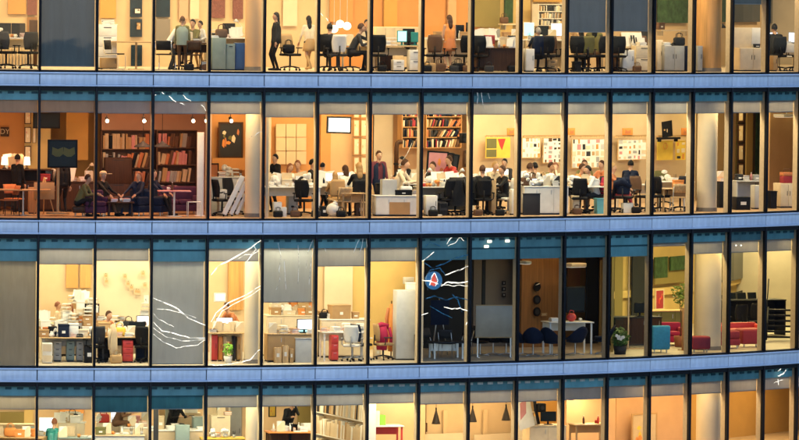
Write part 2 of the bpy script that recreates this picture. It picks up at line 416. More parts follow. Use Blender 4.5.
# --- lamps: warm ceiling light of each lit office, as area lamps without fittings
LK = [2.3, 1.4, 1.08, 1.25]
def lamp(row, px, d, power, c=(1, .74, .42), size=1.1, z=None):
    li = bpy.data.lights.new('ceiling_fill_light', 'AREA'); li.energy = power*LK[row]; li.color = c; li.shape = 'SQUARE'; li.size = size
    o = bpy.data.objects.new('ceiling_fill_light', li); col.objects.link(o)
    v, th = F(px, d, row, 0, 0); v.z = PITCH*(1-row)+(3.74 if z is None else z); put(o, v, th)
    if d < 1: li.shape = 'RECTANGLE'; li.size = 1.4; li.size_y = .3  # row nearest the glass, shaped and placed to brighten object fronts
    return o

# ================================================================== OBJECT BUILDERS (local: front faces -y, base at z=0)
def office_chair(back='black', seat='black', frame='black', mesh=True):
    def fn():
        r = empty('office_chair')
        rbox(-.25, .25, -.25, .23, .43, .51, .035).build('seat', seat, r)
        b = MB(); n, k = 8, 7
        for sgn in (0, .025):
            pass
        vs = []
        for lay in (0, .03):
            for i in range(k+1):
                z = .56+.52*i/k; wd = .23*(1-.25*abs(i/k-.55)**1.5*2)
                for j in range(n+1):
                    x = -wd+2*wd*j/n
                    vs.append((x, .22+.06*i/k+lay-.10*(x/.23)**2*.6, z))
        N = (n+1)*(k+1); fs = []
        for i in range(k):
            for j in range(n):
                a = i*(n+1)+j; fs += [(a, a+1, a+n+2, a+n+1), (N+a, N+a+n+1, N+a+n+2, N+a+1)]
        per = list(range(n+1)) + [i*(n+1)+n for i in range(1, k+1)] + [k*(n+1)+j for j in range(n-1, -1, -1)] + [i*(n+1) for i in range(k-1, 0, -1)]
        fs += [(per[i], N+per[i], N+per[(i+1) % len(per)], per[(i+1) % len(per)]) for i in range(len(per))]
        b.add(vs, fs, True); b.build('backrest', back, r)
        MB().tube([(0, .12, .44), (0, .3, .46), (0, .285, .6), (0, .27, .75)], .022).build('back_support', frame, r)
        for s in (-1, 1):
            MB().tube([(s*.25, .05, .46), (s*.3, .05, .5), (s*.3, .03, .66)], .016).rbox(s*.3-.035, s*.3+.035, -.16, .1, .655, .69, .012).build('armrest', frame, r)
        MB().cyl((0, 0, .1), (0, 0, .43), .03).build('gas_column', frame, r)
        b = MB()
        for i in range(5):
            a = math.pi*2*i/5+.3; b.tube([(0, 0, .13), (.16*math.cos(a), .16*math.sin(a), .115), (.3*math.cos(a), .3*math.sin(a), .08)], .02, 6)
        st = b.build('star_base', frame, r)
        for i in range(5):
            a = math.pi*2*i/5+.3; x, y = .3*math.cos(a), .3*math.sin(a)
            MB().cyl((x-.02*math.sin(a), y+.02*math.cos(a), .032), (x+.02*math.sin(a), y-.02*math.cos(a), .032), .031, n=10).build('castor', 'black', st)
        return r
    return proto(('oc', back, seat, frame), fn)
def side_chair(c='wood', legs='steel'):
    def fn():
        r = empty('side_chair')
        rbox(-.23, .23, -.23, .21, .43, .465, .015).build('seat', c, r)
        b = MB(); n = 6; vs = []
        for lay in (0, .018):
            for i in range(4):
                for j in range(n+1):
                    x = -.22+.44*j/n; vs.append((x, .2+.03*i+lay-.5*x*x, .6+.09*i))
        N = 4*(n+1); fs = []
        for i in range(3):
            for j in range(n):
                a = i*(n+1)+j; fs += [(a, a+1, a+n+2, a+n+1), (N+a, N+a+n+1, N+a+n+2, N+a+1)]
        per = list(range(n+1))+[n+(n+1)*i for i in (1, 2, 3)]+[3*(n+1)+j for j in range(n-1, -1, -1)]+[(n+1)*i for i in (2, 1)]
        fs += [(per[i], N+per[i], N+per[(i+1) % len(per)], per[(i+1) % len(per)]) for i in range(len(per))]
        b.add(vs, fs, True).build('backrest', c, r)
        for x in (-.2, .2):
            MB().tube([(x, -.19, .44), (x*1.1, -.21, 0.0)], .013, 6).build('leg', legs, r)
            MB().tube([(x, .3, .78), (x, .2, .5), (x*1.0, .19, .44), (x*1.1, .24, 0.0)], .013, 6).build('leg', legs, r)
        return r
    return proto(('sc', c, legs), fn)
def wire_chair(c='black', fr='chrome'):
    def fn():
        r = empty('cantilever_chair')
        rbox(-.22, .22, -.24, .2, .44, .48, .018).build('seat', c, r); rbox(-.22, .22, .2, .225, .58, .86, .011, rx=-.12).build('backrest', c, r)
        for x in (-.245, .245):
            MB().tube([(x, .25, .88), (x, .2, .5), (x, .16, .45), (x, -.2, .45), (x, -.25, .4), (x, -.25, .06), (x, -.22, .015), (x, .24, .015)], .013, 6).build('side_frame', fr, r)
        MB().cyl((-.245, .24, .016), (.245, .24, .016), .012).build('floor_bar', fr, r)
        return r
    return proto(('wc', c, fr), fn)
def shell_chair(c='dark blue'):
    def fn():
        r = empty('shell_chair'); b = MB(); n, k = 20, 6; vs = []
        for lay in (0, .025):
            for i in range(k+1):
                t = i/k
                for j in range(n+1):
                    a = math.pi*(-.28+1.56*j/n); bk = max(0, math.sin(a))
                    rr = (.16+.17*math.sqrt(t))*(1+.08*bk) - lay
                    vs.append((rr*math.cos(a)*1.05, rr*math.sin(a)+.05*bk*t, .38+lay*.4+t*(.14+.36*bk**1.5)))
        N = (k+1)*(n+1); fs = []
        for i in range(k):
            for j in range(n):
                a = i*(n+1)+j; fs += [(a, a+1, a+n+2, a+n+1), (N+a, N+a+n+1, N+a+n+2, N+a+1)]
        fs += [(k*(n+1)+j, N+k*(n+1)+j, N+k*(n+1)+j+1, k*(n+1)+j+1) for j in range(n)]
        b.add(vs, fs, True).build('shell', c, r)
        MB().ell((0, -.02, .41), (.27, .27, .05)).build('seat_pad', c, r)
        MB().cyl((0, 0, .03), (0, 0, .4), .025).build('stem', 'steel', r); 
        b = MB()
        for i in range(4):
            a = math.pi/4+math.pi/2*i; b.tube([(0, 0, .06), (.28*math.cos(a), .28*math.sin(a), .014)], .014, 6)
        b.build('foot', 'steel', r)
        return r
    return proto(('sh', c), fn)
def sofa(w, c='red', d=.8, back=.72, arms=True, legs='steel'):
    r = empty('sofa')
    rbox(-w/2, w/2, -d/2, d/2, .1, .3, .03).build('base', c, r)
    n = max(1, round(w/.75)); ww = (w-(.3 if arms else 0))/n
    for i in range(n):
        x0 = -ww*n/2+i*ww; rbox(x0+.006, x0+ww-.006, -d/2-.01, d/2-.2, .303, .44, .045).build('seat_cushion', c, r)
    rbox(-w/2+.01, w/2-.01, d/2-.2, d/2, .303, back, .05).build('backrest', c, r)
    if arms:
        for s in (-1, 1): rbox(s*(w/2-.075)-.07, s*(w/2-.075)+.07, -d/2-.005, d/2-.205, .303, .56, .045).build('armrest', c, r)
    for x in (-w/2+.08, w/2-.08):
        for y in (-d/2+.08, d/2-.08): MB().cyl((x, y, 0), (x, y, .1), .02).build('leg', legs, r)
    return r
def ottoman(w, d, h, c):
    r = empty('ottoman'); rbox(-w/2, w/2, -d/2, d/2, .1, h, .06, seg=3).build('cushion', c, r)
    for x in (-w/2+.1, w/2-.1):
        for y in (-d/2+.1, d/2-.1): MB().cyl((x, y, 0), (x, y, .1), .018, .024).build('leg', 'steel', r)
    return r
def desk_mb(w, d, h, top, legs, style):
    r = empty('desk' if style != 'counter' else 'counter')
    rbox(-w/2, w/2, -d/2, d/2, h-.035, h, .008).build('desk_top', top, r)
    if style == 'legs':
        for x in (-w/2+.07, w/2-.07):
            for y in (-d/2+.07, d/2-.07): box(x-.025, x+.025, y-.025, y+.025, 0, h-.035).build('leg', legs, r)
        box(-w/2+.1, w/2-.1, d/2-.1, d/2-.08, h-.3, h-.06).build('modesty_panel', legs, r)
    elif style == 'panel':
        for x in (-w/2+.03, w/2-.03): box(x-.02, x+.02, -d/2+.03, d/2-.03, 0, h-.035).build('side_panel', legs, r)
        box(-w/2+.05, w/2-.05, d/2-.06, d/2-.04, .12, h-.035).build('modesty_panel', legs, r)
    elif style == 'front':
        for x in (-w/2+.03, w/2-.03): box(x-.02, x+.02, -d/2+.03, d/2-.03, 0, h-.035).build('side_panel', legs, r)
        box(-w/2+.05, w/2-.05, -d/2+.03, -d/2+.05, .03, h-.035).build('front_panel', legs, r)
    elif style == 'counter':
        box(-w/2+.02, w/2-.02, -d/2+.03, d/2-.02, 0.05, h-.035).build('carcass', legs, r)
        n = max(1, round(w/.5)); ww = (w-.06)/n
        for i in range(n):
            x = -w/2+.03+i*ww; p = box(x+.006, x+ww-.006, -d/2+.012, -d/2+.03, .08, h-.06).build('cupboard_door', legs, r)
            box(x+ww-.09, x+ww-.075, -d/2, -d/2+.012, h-.25, h-.12).build('handle', 'steel', p)
        box(-w/2+.04, w/2-.04, -d/2+.06, d/2-.04, 0, .05).build('plinth', 'dark grey', r)
    elif style == 'post':
        MB().cyl((0, 0, .02), (0, 0, h-.035), .03).build('post', legs, r); MB().lathe([(0, .02), (.24, .018), (.24, 0), (0, 0)], 24).build('foot_plate', legs, r)
    return r
class Desk: pass
def desk(row, px, d, w, look, short, top='white', legs='white', style='legs', dp=.75, h=.74, rot=0, cat='desk', group=None):
    r = desk_mb(w, dp, h, top, legs, style); stand(r, row, px, d, rot)
    tag(r, look, cat, row, px, group)
    D = Desk(); D.o, D.row, D.px, D.w, D.dp, D.h, D.short = r, row, px, w, dp, h, short; D.rz = r.rotation_euler.z; D.s = scl(r.location)
    return D
def on(o, D, px, y=0, rot=0, z=0):
    "rest o on desk D at the place seen at px"
    x = (px-D.px)/(D.s*math.cos(D.rz)) - y*math.sin(-D.rz)*0
    x = max(-D.w/2+.08, min(D.w/2-.08, x)); y = max(-D.dp/2+.06, min(D.dp/2-.06, y))
    put(o, D.o.location + Matrix.Rotation(D.rz, 3, 'Z') @ Vector((x, y, D.h+z+.001)), D.rz+R_(rot)); return o

# --- small things
def b_paper(rn, c='paper'):
    b = MB(); h = rn.choice((.02, .04, .07, .11, .15)); n = max(2, int(h/.02))
    for i in range(n):
        dx, dy, a = rn.uniform(-.012, .012), rn.uniform(-.012, .012), rn.uniform(-.12, .12)
        b.box(-.11+dx, .11+dx, -.15+dy, .15+dy, h*i/n+.0006, h*(i+1)/n, rz=a)
    return b.build('paper_stack', c)
def b_mug(rn, c='white'):
    b = MB().lathe([(0, .004), (.038, .004), (.04, .0), (.042, .095), (.036, .095), (.035, .01), (0, .01)], 14)
    b.tube([(.04, 0, .075), (.065, 0, .07), (.068, 0, .04), (.04, 0, .025)], .006, 6); return b.build('mug', c)
def b_books(rn, c='brown'):
    b = MB(); z = 0
    for i in range(rn.randint(3, 5)):
        t = rn.uniform(.02, .045); a, w, d = rn.uniform(-.2, .2), rn.uniform(.09, .12), rn.uniform(.12, .15)
        b.cur = 0; b.box(-w, w, -d, d, z+.001, z+.004, rz=a); b.box(-w, w, -d, d, z+t-.004, z+t, rz=a); b.cur = 1; b.box(-w+.006, w-.006, -d+.004, d-.006, z+.0041, z+t-.0041, rz=a); z += t
    return b.build('book_stack', [c, 'paper'])
def b_mag(rn, c='grey'):
    r = empty('magazine_file'); b = MB()
    b.prism([(-.13, 0), (.13, 0), (.13, .3), (.05, .3), (-.13, .13)], -.045, .045).build('file_box', c, r)
    MB().box(-.11, .11, -.03, .035, .05, .31).build('papers', 'paper', r); r.rotation_euler.z = .3; return r
def b_box(rn, c='cardboard', w=.3, d=.24, h=.22):
    r = empty('storage_box'); rbox(-w/2, w/2, -d/2, d/2, 0, h-.05, .006).build('box_body', c, r); rbox(-w/2-.008, w/2+.008, -d/2-.008, d/2+.008, h-.055, h, .006).build('lid', c, r)
    box(-.05, .05, -d/2-.003, -d/2-.0005, h*.3, h*.5).build('paper_label', 'paper', r); return r
def b_monitor(rn, c='screen white', w=.5, h=.32, body='black', back=False):
    r = empty('monitor')
    rbox(-w/2, w/2, -.02, .025, .1, .1+h, .012).build('casing', body, r)
    box(-w/2+.02, w/2-.02, -.0225, -.0205, .125, .08+h).build('screen', c, r)
    rbox(-.03, .03, .025, .05, .02, .25, .008).build('neck', body, r); rbox(-.12, .12, -.07, .1, 0, .02, .008).build('foot', body, r); return r
def b_laptop(rn, c='screen white'):
    r = empty('laptop'); rbox(-.16, .16, -.11, .11, 0, .018, .006).build('keyboard_base', 'dark grey', r); l = rbox(-.16, .16, .11, .122, .015, .225, .005, rx=-.25).build('lid', 'dark grey', r)
    box(-.15, .15, .102, .1045, .03, .21, rx=-.25).build('screen', c, l); return r
def b_phone(rn, c='black'):
    r = empty('desk_phone'); MB().prism([(-.09, 0), (.09, 0), (.09, .07), (-.09, .03)], -.1, .1).build('phone_body', c, r)
    MB().tube([(-.06, -.09, .07), (-.06, -.06, .09), (-.06, .06, .09), (-.06, .09, .07)], .018, 8).build('handset', c, r); r.rotation_euler.z = 1.57; return r
def b_lamp(rn, c='white'):
    r = empty('desk_lamp'); MB().lathe([(0, .02), (.09, .02), (.09, 0), (0, 0)], 18).build('lamp_base', c, r)
    MB().tube([(0, 0, .02), (-.1, 0, .3), (.1, 0, .52)], .009, 6).build('arm', c, r); MB().lathe([(.02, .55), (.09, .46), (.085, .46), (.018, .545)], 16, (.1, 0, 0)).build('lamp_shade', c, r); return r
def b_bag(rn, c='brown'):
    r = empty('bag'); rbox(-.18, .18, -.09, .09, 0, .26, .06, seg=3).build('bag_body', c, r)
    for y in (-.05, .05): MB().tube([(-.1, y, .24), (-.08, y, .36), (0, y, .4), (.08, y, .36), (.1, y, .24)], .01, 6).build('handle', c, r)
    return r
def b_bottle(rn, c='teal'):
    r = empty('bottle'); MB().lathe([(0, 0), (.035, 0), (.036, .15), (.014, .19), (.013, .22), (0, .22)], 12).build('bottle_body', c, r); MB().lathe([(0, .22), (.016, .22), (.016, .245), (0, .245)], 10).build('cap', 'white', r); return r
def b_tray(rn, c='beige'):
    r = empty('letter_tray')
    for i in range(3): box(-.13, .13, -.17, .17, .1*i, .1*i+.008).build('tray', c, r); box(-.11, .11, -.15, .15, .1*i+.009, .1*i+.03+.01*(i % 2)).build('papers', 'paper', r)
    for x in (-.128, .12):
        for y in (-.165, .155): box(x, x+.008, y, y+.01, .008, .21).build('post', c, r)
    return r
def b_pot(rn, c='leaf'):
    r = empty('potted_plant'); MB().lathe([(0, 0), (.05, 0), (.065, .11), (.058, .11), (.05, .09), (0, .09)], 14).build('pot', 'white', r); leaves(.15, .14, 40, rn, (0, 0, .2)).build('foliage', c, r); return r
def leaves(R, H, n, rn, c, s=.05):
    b = MB()
    for i in range(n):
        u = Vector((rn.gauss(0, 1), rn.gauss(0, 1), rn.gauss(0, 1))).normalized()*(rn.random()**.5)
        p = Vector(c)+Vector((u.x*R, u.y*R, u.z*H)); a = Vector((rn.gauss(0, 1), rn.gauss(0, 1), rn.gauss(0, .6))).normalized()*s*rn.uniform(.6, 1.4); q = a.orthogonal().normalized()*s*.4
        b.add([p-a, p+q+Vector((0, 0, .01)), p+a, p-q+Vector((0, 0, .01))], [(0, 1, 2, 3)])
    return b
def b_crumple(rn, c='paper'):
    b = MB()
    for i in range(rn.randint(4, 8)): q = rn.random(); b.ell((rn.uniform(-.13, .13)*(1-.6*q), rn.uniform(-.08, .08), .05+.2*q), (rn.uniform(.04, .1), rn.uniform(.035, .08), rn.uniform(.04, .08)), 7, 5)
    z0 = min(v[2] for v in b.v); b.v = [(x+rn.uniform(-.008, .008), y+rn.uniform(-.008, .008), z-z0) for x, y, z in b.v]; b.sm = [False]*len(b.sm)
    return b.build('crumpled_papers', c)
def b_fan(rn, c='paper'):
    b = MB()
    for i in range(rn.randint(3, 5)):
        h = rn.uniform(.2, .3); x = rn.uniform(-.03, .03)+.05*i-.1; b.box(x-.1, x+.1, .02*i, .02*i+.003, .03, .03+h, rx=rn.uniform(-.35, -.1), ry=rn.uniform(-.2, .2), rz=rn.uniform(-.3, .3))
    b.box(-.14, .14, -.04, .14, 0, .045)
    return b.build('upright_papers', c)
def b_pens(rn, c='grey'):
    r = empty('pen_pot'); MB().lathe([(0, 0), (.04, 0), (.042, .1), (.036, .1), (.034, .01), (0, .01)], 10).build('pot', c, r); b = MB()
    for i in range(6): a = i*1.05; b.cyl((.015*math.cos(a), .015*math.sin(a), .012), (.045*math.cos(a), .045*math.sin(a), .17+.01*i), .004, n=5)
    b.build('pens', 'dark grey', r); return r
KIND = dict(crumple=(b_crumple, 'crumpled paper heap', 'papers'), fan=(b_fan, 'clutch of upright papers', 'papers'), pens=(b_pens, 'pot of pens', 'pen pot'),
            paper=(b_paper, 'paper stack', 'papers'), mug=(b_mug, 'mug', 'mug'), books=(b_books, 'stack of books', 'books'), mag=(b_mag, 'magazine file', 'file'), box=(b_box, 'lidded box', 'box'),
            monitor=(b_monitor, 'monitor', 'monitor'), laptop=(b_laptop, 'open laptop', 'laptop'), phone=(b_phone, 'desk phone', 'phone'), lamp=(b_lamp, 'desk lamp', 'lamp'), bag=(b_bag, 'bag with handles', 'bag'),
            bottle=(b_bottle, 'bottle', 'bottle'), tray=(b_tray, 'letter tray', 'tray'), pot=(b_pot, 'small potted plant', 'plant'))
def item(D, kind, px, y=0, c=None, rot=0, z=0, seed=0, look=None, **kw):
    fn, nm, cat = KIND[kind]; rn = random.Random(seed*77+int(px*3))
    o = fn(rn, c, **kw) if c else fn(rn, **kw)
    r0 = o.rotation_euler.z
    if kind in ('crumple', 'fan') and D.row == 1: o.scale = (1.3, 1.3, 1.35)
    on(o, D, px, y, rot, z); o.rotation_euler.z += r0
    cc = c or {'crumple': 'white', 'fan': 'white', 'pens': 'grey', 'paper': 'white', 'mug': 'white', 'books': 'brown', 'mag': 'grey', 'box': 'cardboard', 'monitor': 'bright', 'laptop': 'bright', 'phone': 'black', 'lamp': 'white', 'bag': 'brown', 'bottle': 'teal', 'tray': 'beige', 'pot': 'green'}[kind]
    cc = {'screen white': 'bright', 'screen cyan': 'cyan', 'screen dark': 'dark', 'screen blue': 'blue', 'leaf': 'green', 'leaf pale': 'pale green'}.get(cc, cc)
    tag(o, look or f"{cc} {nm} on {D.short}", cat, D.row, px, ROWS[D.row]+' desk clutter'); return o
def fill(D, x0, x1, seed, kinds, step=9, z=0):
    step *= .8; kinds = list(kinds) + ['crumple', 'fan', ('fan', 'beige'), 'pens', ('mug', 'orange'), ('bottle', 'white'), ('books', 'orange'), ('mag', 'cream')]
    "untidy desk: a front row and a back row of small things"
    rn = random.Random(seed); x = x0; i = 0
    while x < x1:
        k = rn.choice(kinds); k = k if isinstance(k, tuple) else (k, None)
        item(D, k[0], x, (.16 if i % 2 else -.15)*D.dp/.75+rn.uniform(-.03, .03), k[1], rn.uniform(-15, 15), z, seed+i)
        x += step*rn.uniform(.7, 1.3)*(.6 if k[0] in ('mug', 'bottle') else 1); i += 1

import re
def SHORT(t): return re.split(r' (?:with|against|before|beside|below|between|behind|along|carrying|by|at|right|left|seen|in|on|that) ', t)[0]
def pile(D, px, y, n, seed, cols=('cardboard', 'cream', 'tan', 'white', 'orange')):
    "uneven stack of boxes topped with papers"
    rn = random.Random(seed); z = 0; w = rn.uniform(.3, .42)
    for i in range(n):
        h = rn.uniform(.12, .26); c = rn.choice(cols); w *= rn.uniform(.85, 1.02)
        item(D, 'box', px, y, c, rn.uniform(-14, 14), z, seed+i, f'{c} box stacked on {D.short}', w=w, d=.26, h=h); z += h+.001
    k = rn.choice(('paper', 'paper', 'fan', 'tray', 'books')); item(D, k, px, y, rn.choice(('brown', 'black', 'tan')) if k == 'bag' else None, rn.uniform(-20, 20), z, seed, look=f'{dict(paper="paper heap", fan="upright papers", tray="letter tray", books="book stack")[k]} topping boxes on {D.short}')
def cabinet(row, px0, px1, ytop, d, look, cat='cabinet', c='light grey', style='doors', dp=.45, z=0, rot=0, n=2, hc='dark grey', base=None):
    pxm = (px0+px1)/2; v, th = F(pxm, d, row, z); a = ang(th, rot); s = scl(v); w = (px1-px0)/(s*math.cos(a)); 
    h = Wp(pxm, ytop, d)[0].z - v.z
    r = empty({'bin': 'waste_bin', 'tower': 'computer_tower', 'carton': 'carton', 'plinth': 'plinth'}.get(style, 'cabinet'))
    if style == 'bin':
        t = .04; b = MB()
        for k, (sx, ex) in enumerate(((1, 1),)):
            b.prism([(-w/2*.9, 0), (w/2*.9, 0), (w/2, h), (-w/2, h)], -dp/2, dp/2)
        b.build('bin_body', c, r); rbox(-w/2-.012, w/2+.012, -dp/2-.012, dp/2+.012, h-.03, h+.006, .006).build('rim', c, r); box(-w/2+.03, w/2-.03, -dp/2+.03, dp/2-.03, h+.007, h+.012).build('liner', 'dark grey', r)
    elif style == 'carton':
        rbox(-w/2, w/2, -dp/2, dp/2, 0, h, .006).build('box_body', c, r)
        for sx in (-1, 1): box(sx*w/4-w/4+.004, sx*w/4+w/4-.004, -dp/2-.002, dp/2, h+.001, h+.008, ry=-.06*sx).build('flap', c, r)
        box(-w*.2, w*.2, -dp/2-.003, -dp/2-.0005, h*.4, h*.65).build('paper_label', 'paper', r)
    elif style == 'plinth':
        rbox(-w/2, w/2, -dp/2, dp/2, 0, h-.03, .01).build('plinth_body', c, r); rbox(-w/2-.012, w/2+.012, -dp/2-.012, dp/2+.012, h-.028, h, .008).build('plinth_top', c, r)
    elif style == 'tower':
        rbox(-w/2, w/2, -dp/2, dp/2, 0.015, h, .012).build('case', c, r); box(-w/2+.02, w/2-.02, -dp/2-.006, -dp/2, h*.6, h-.03).build('drive_panel', hc, r); box(-w/2+.02, w/2-.02, -dp/2-.005, -dp/2, .05, h*.4).build('grille', hc, r)
        box(-w/2+.01, w/2-.01, -dp/2+.01, dp/2-.01, 0, .015).build('foot', 'black', r)
    else:
        rbox(-w/2, w/2, -dp/2, dp/2, .04, h, .008).build('carcass', c, r); box(-w/2+.02, w/2-.02, -dp/2+.03, dp/2-.02, 0, .04).build('plinth', 'dark grey', r)
        for i in range(n):
            if style == 'drawers':
                z0 = .06+(h-.09)*i/n; z1 = .06+(h-.09)*(i+1)/n
                p = rbox(-w/2+.012, w/2-.012, -dp/2-.016, -dp/2-.001, z0+.006, z1-.006, .004).build('drawer', c, r); box(-w*.2, w*.2, -dp/2-.028, -dp/2-.016, z1-.05, z1-.03).build('handle', hc, p)
            else:
                x0 = -w/2+.01+(w-.02)*i/n; x1 = -w/2+.01+(w-.02)*(i+1)/n
                p = rbox(x0+.004, x1-.004, -dp/2-.016, -dp/2-.001, .06, h-.02, .004).build('cabinet_door', c, r); hx = x1-.05 if i % 2 == 0 else x0+.04
                box(hx, hx+.012, -dp/2-.03, -dp/2-.016, h*.5, h*.5+.14).build('handle', hc, p)
    put(r, v, a); tag(r, look, cat, row, pxm)
    D = Desk(); D.o, D.row, D.px, D.w, D.dp, D.h, D.rz, D.s = r, row, pxm, w, dp, h, a, s; D.short = SHORT(look); return D

def hung(name, look, cat, row, x0, y0, x1, y1, d, build, group=None, tilt=0, share=False):
    "flat thing on a wall or hung in a room, by its corners as seen; build(root, w, h, local base centre at z=0)"
    pxm = (x0+x1)/2; v, th = Wp(pxm, y1, d); s = scl(v); w = (x1-x0)/(s*math.cos(th)); h = (y1-y0)/s
    r = empty(name); build(r, w, h); put(r, v, th); r.rotation_euler.y = tilt; tag(r, look, cat, row, pxm, group, share); return r
def frame_fn(art, border='black', blobs=0, seed=0, cols=('orange',), mount='paper'):
    def fn(r, w, h):
        t = min(.05, w*.12); b = MB()
        b.box(-w/2, w/2, -.02, .02, 0, t).box(-w/2, w/2, -.02, .02, h-t, h).box(-w/2, -w/2+t, -.02, .02, t, h-t).box(w/2-t, w/2, -.02, .02, t, h-t).build('frame', border, r)
        p = box(-w/2+t, w/2-t, -.008, .012, t, h-t).build('picture', art, r)
        rn = random.Random(seed); b = MB()
        for i in range(blobs):
            x, z = rn.uniform(-w*.3, w*.3), rn.uniform(h*.2, h*.75); a, c = rn.uniform(.04, .12)*w, rn.uniform(.05, .15)*h; y = -.0085-.0007*(i+1)
            b.cur = i % len(cols); b.prism([(x-a, z-c*.5), (x+a*.4, z-c), (x+a, z+c*.2), (x+.1*a, z+c), (x-a*.7, z+c*.6)], y, y+.0004)
        if blobs: b.build('painted_shapes', list(cols), p)
    return fn
def screen_fn(c='screen white', body='black', mark=False):
    def fn(r, w, h):
        rbox(-w/2, w/2, 0, .06, 0, h, .012).build('casing', body, r); box(-w/2+.05, w/2-.05, -.003, -.0005, .05, h-.05).build('screen', c, r)
        MB().cyl((0, .06, h*.7), (0, .2, h*.7), .03).build('bracket', body, r)
        if mark:
            b = MB()
            for x in (-.02, .03): b.box(x+.1, x+.13, -.005, -.0035, h*.55, h*.63)
            b.build('screen_mark', 'light grey', r)
    return fn
def board_fn(base, n, seed, cols, border='pale wood', big=False):
    def fn(r, w, h):
        t = .02; MB().box(-w/2, w/2, -.01, .02, 0, t).box(-w/2, w/2, -.01, .02, h-t, h).box(-w/2, -w/2+t, -.01, .02, t, h-t).box(w/2-t, w/2, -.01, .02, t, h-t).build('frame', border, r)
        box(-w/2+t, w/2-t, 0, .015, t, h-t).build('board', base, r)
        rn = random.Random(seed)
        nx = max(2, int(math.sqrt(n*w/h))); nz = max(1, round(n/nx)); k = 0
        for i in range(nx):
            for j in range(nz):
                if rn.random() < .15: continue
                cx, cz = -w/2+w*(i+.5)/nx+rn.uniform(-.1, .1)*w/nx, h*(j+.5)/nz+rn.uniform(-.1, .1)*h/nz; a, c = w/nx*rn.uniform(.14, .46), h/nz*rn.uniform(.16, .46)
                m_ = rn.choice(cols); box(cx-a, cx+a, -.004, -.0006, cz-c, cz+c, ry=rn.uniform(-.05, .05)).build('pinned_sheet', m_, r)
    return fn

# ------------------------------------------------------------------ people
def _ik(a, b, l1, l2, hint):
    a, b = Vector(a), Vector(b); d = b-a; L = min(d.length, (l1+l2)*.999); u = d.normalized()
    x = (l1*l1-l2*l2+L*L)/(2*L); h = math.sqrt(max(0, l1*l1-x*x)); p = Vector(hint); p = (p-u*p.dot(u)).normalized()
    return a+u*x+p*h, a+u*L
POSE = {
 'stand': dict(hip=(0, 0, .92), lean=(0, 0), feet=[(-.1, -.02, .05), (.1, .02, .05)], hands=[(-.25, -.06, .84), (.25, -.1, .86)]),
 'talk': dict(hip=(0, 0, .92), lean=(0, -.03), feet=[(-.11, -.05, .05), (.1, .06, .05)], hands=[(-.17, -.32, 1.1), (.2, -.25, 1.05)]),
 'walk': dict(hip=(0, 0, .91), lean=(0, -.04), feet=[(-.08, -.3, .06), (.08, .3, .09)], hands=[(-.26, .14, .88), (.26, -.2, .9)]),
 'bend': dict(hip=(0, .05, .92), lean=(0, -.32), feet=[(-.12, -.05, .05), (.12, .08, .05)], hands=[(-.2, -.6, .92), (.2, -.55, .95)]),
 'sit': dict(hip=(0, .05, .5), lean=(0, -.06), feet=[(-.13, -.48, .05), (.12, -.42, .05)], hands=[(-.17, -.46, .77), (.16, -.47, .77)]),
 'type': dict(hip=(0, .05, .5), lean=(0, -.2), feet=[(-.13, -.4, .05), (.12, -.3, .05)], hands=[(-.15, -.55, .78), (.15, -.56, .78)]),
 'think': dict(hip=(0, .05, .5), lean=(.02, -.22), feet=[(-.13, -.4, .05), (.12, -.3, .05)], hands=[(-.15, -.5, .78), (.06, -.37, 1.1)]),
 'lounge': dict(hip=(0, .1, .46), lean=(.03, .02), feet=[(-.14, -.5, .05), (.1, -.42, .05)], hands=[(-.2, -.34, .6), (.22, -.3, .62)]),
 'crouch': dict(hip=(0, .12, .42), lean=(0, -.22), feet=[(-.14, -.2, .05), (.12, -.3, .05)], hands=[(-.12, -.45, .66), (.14, -.46, .62)]),
}
_body = {}
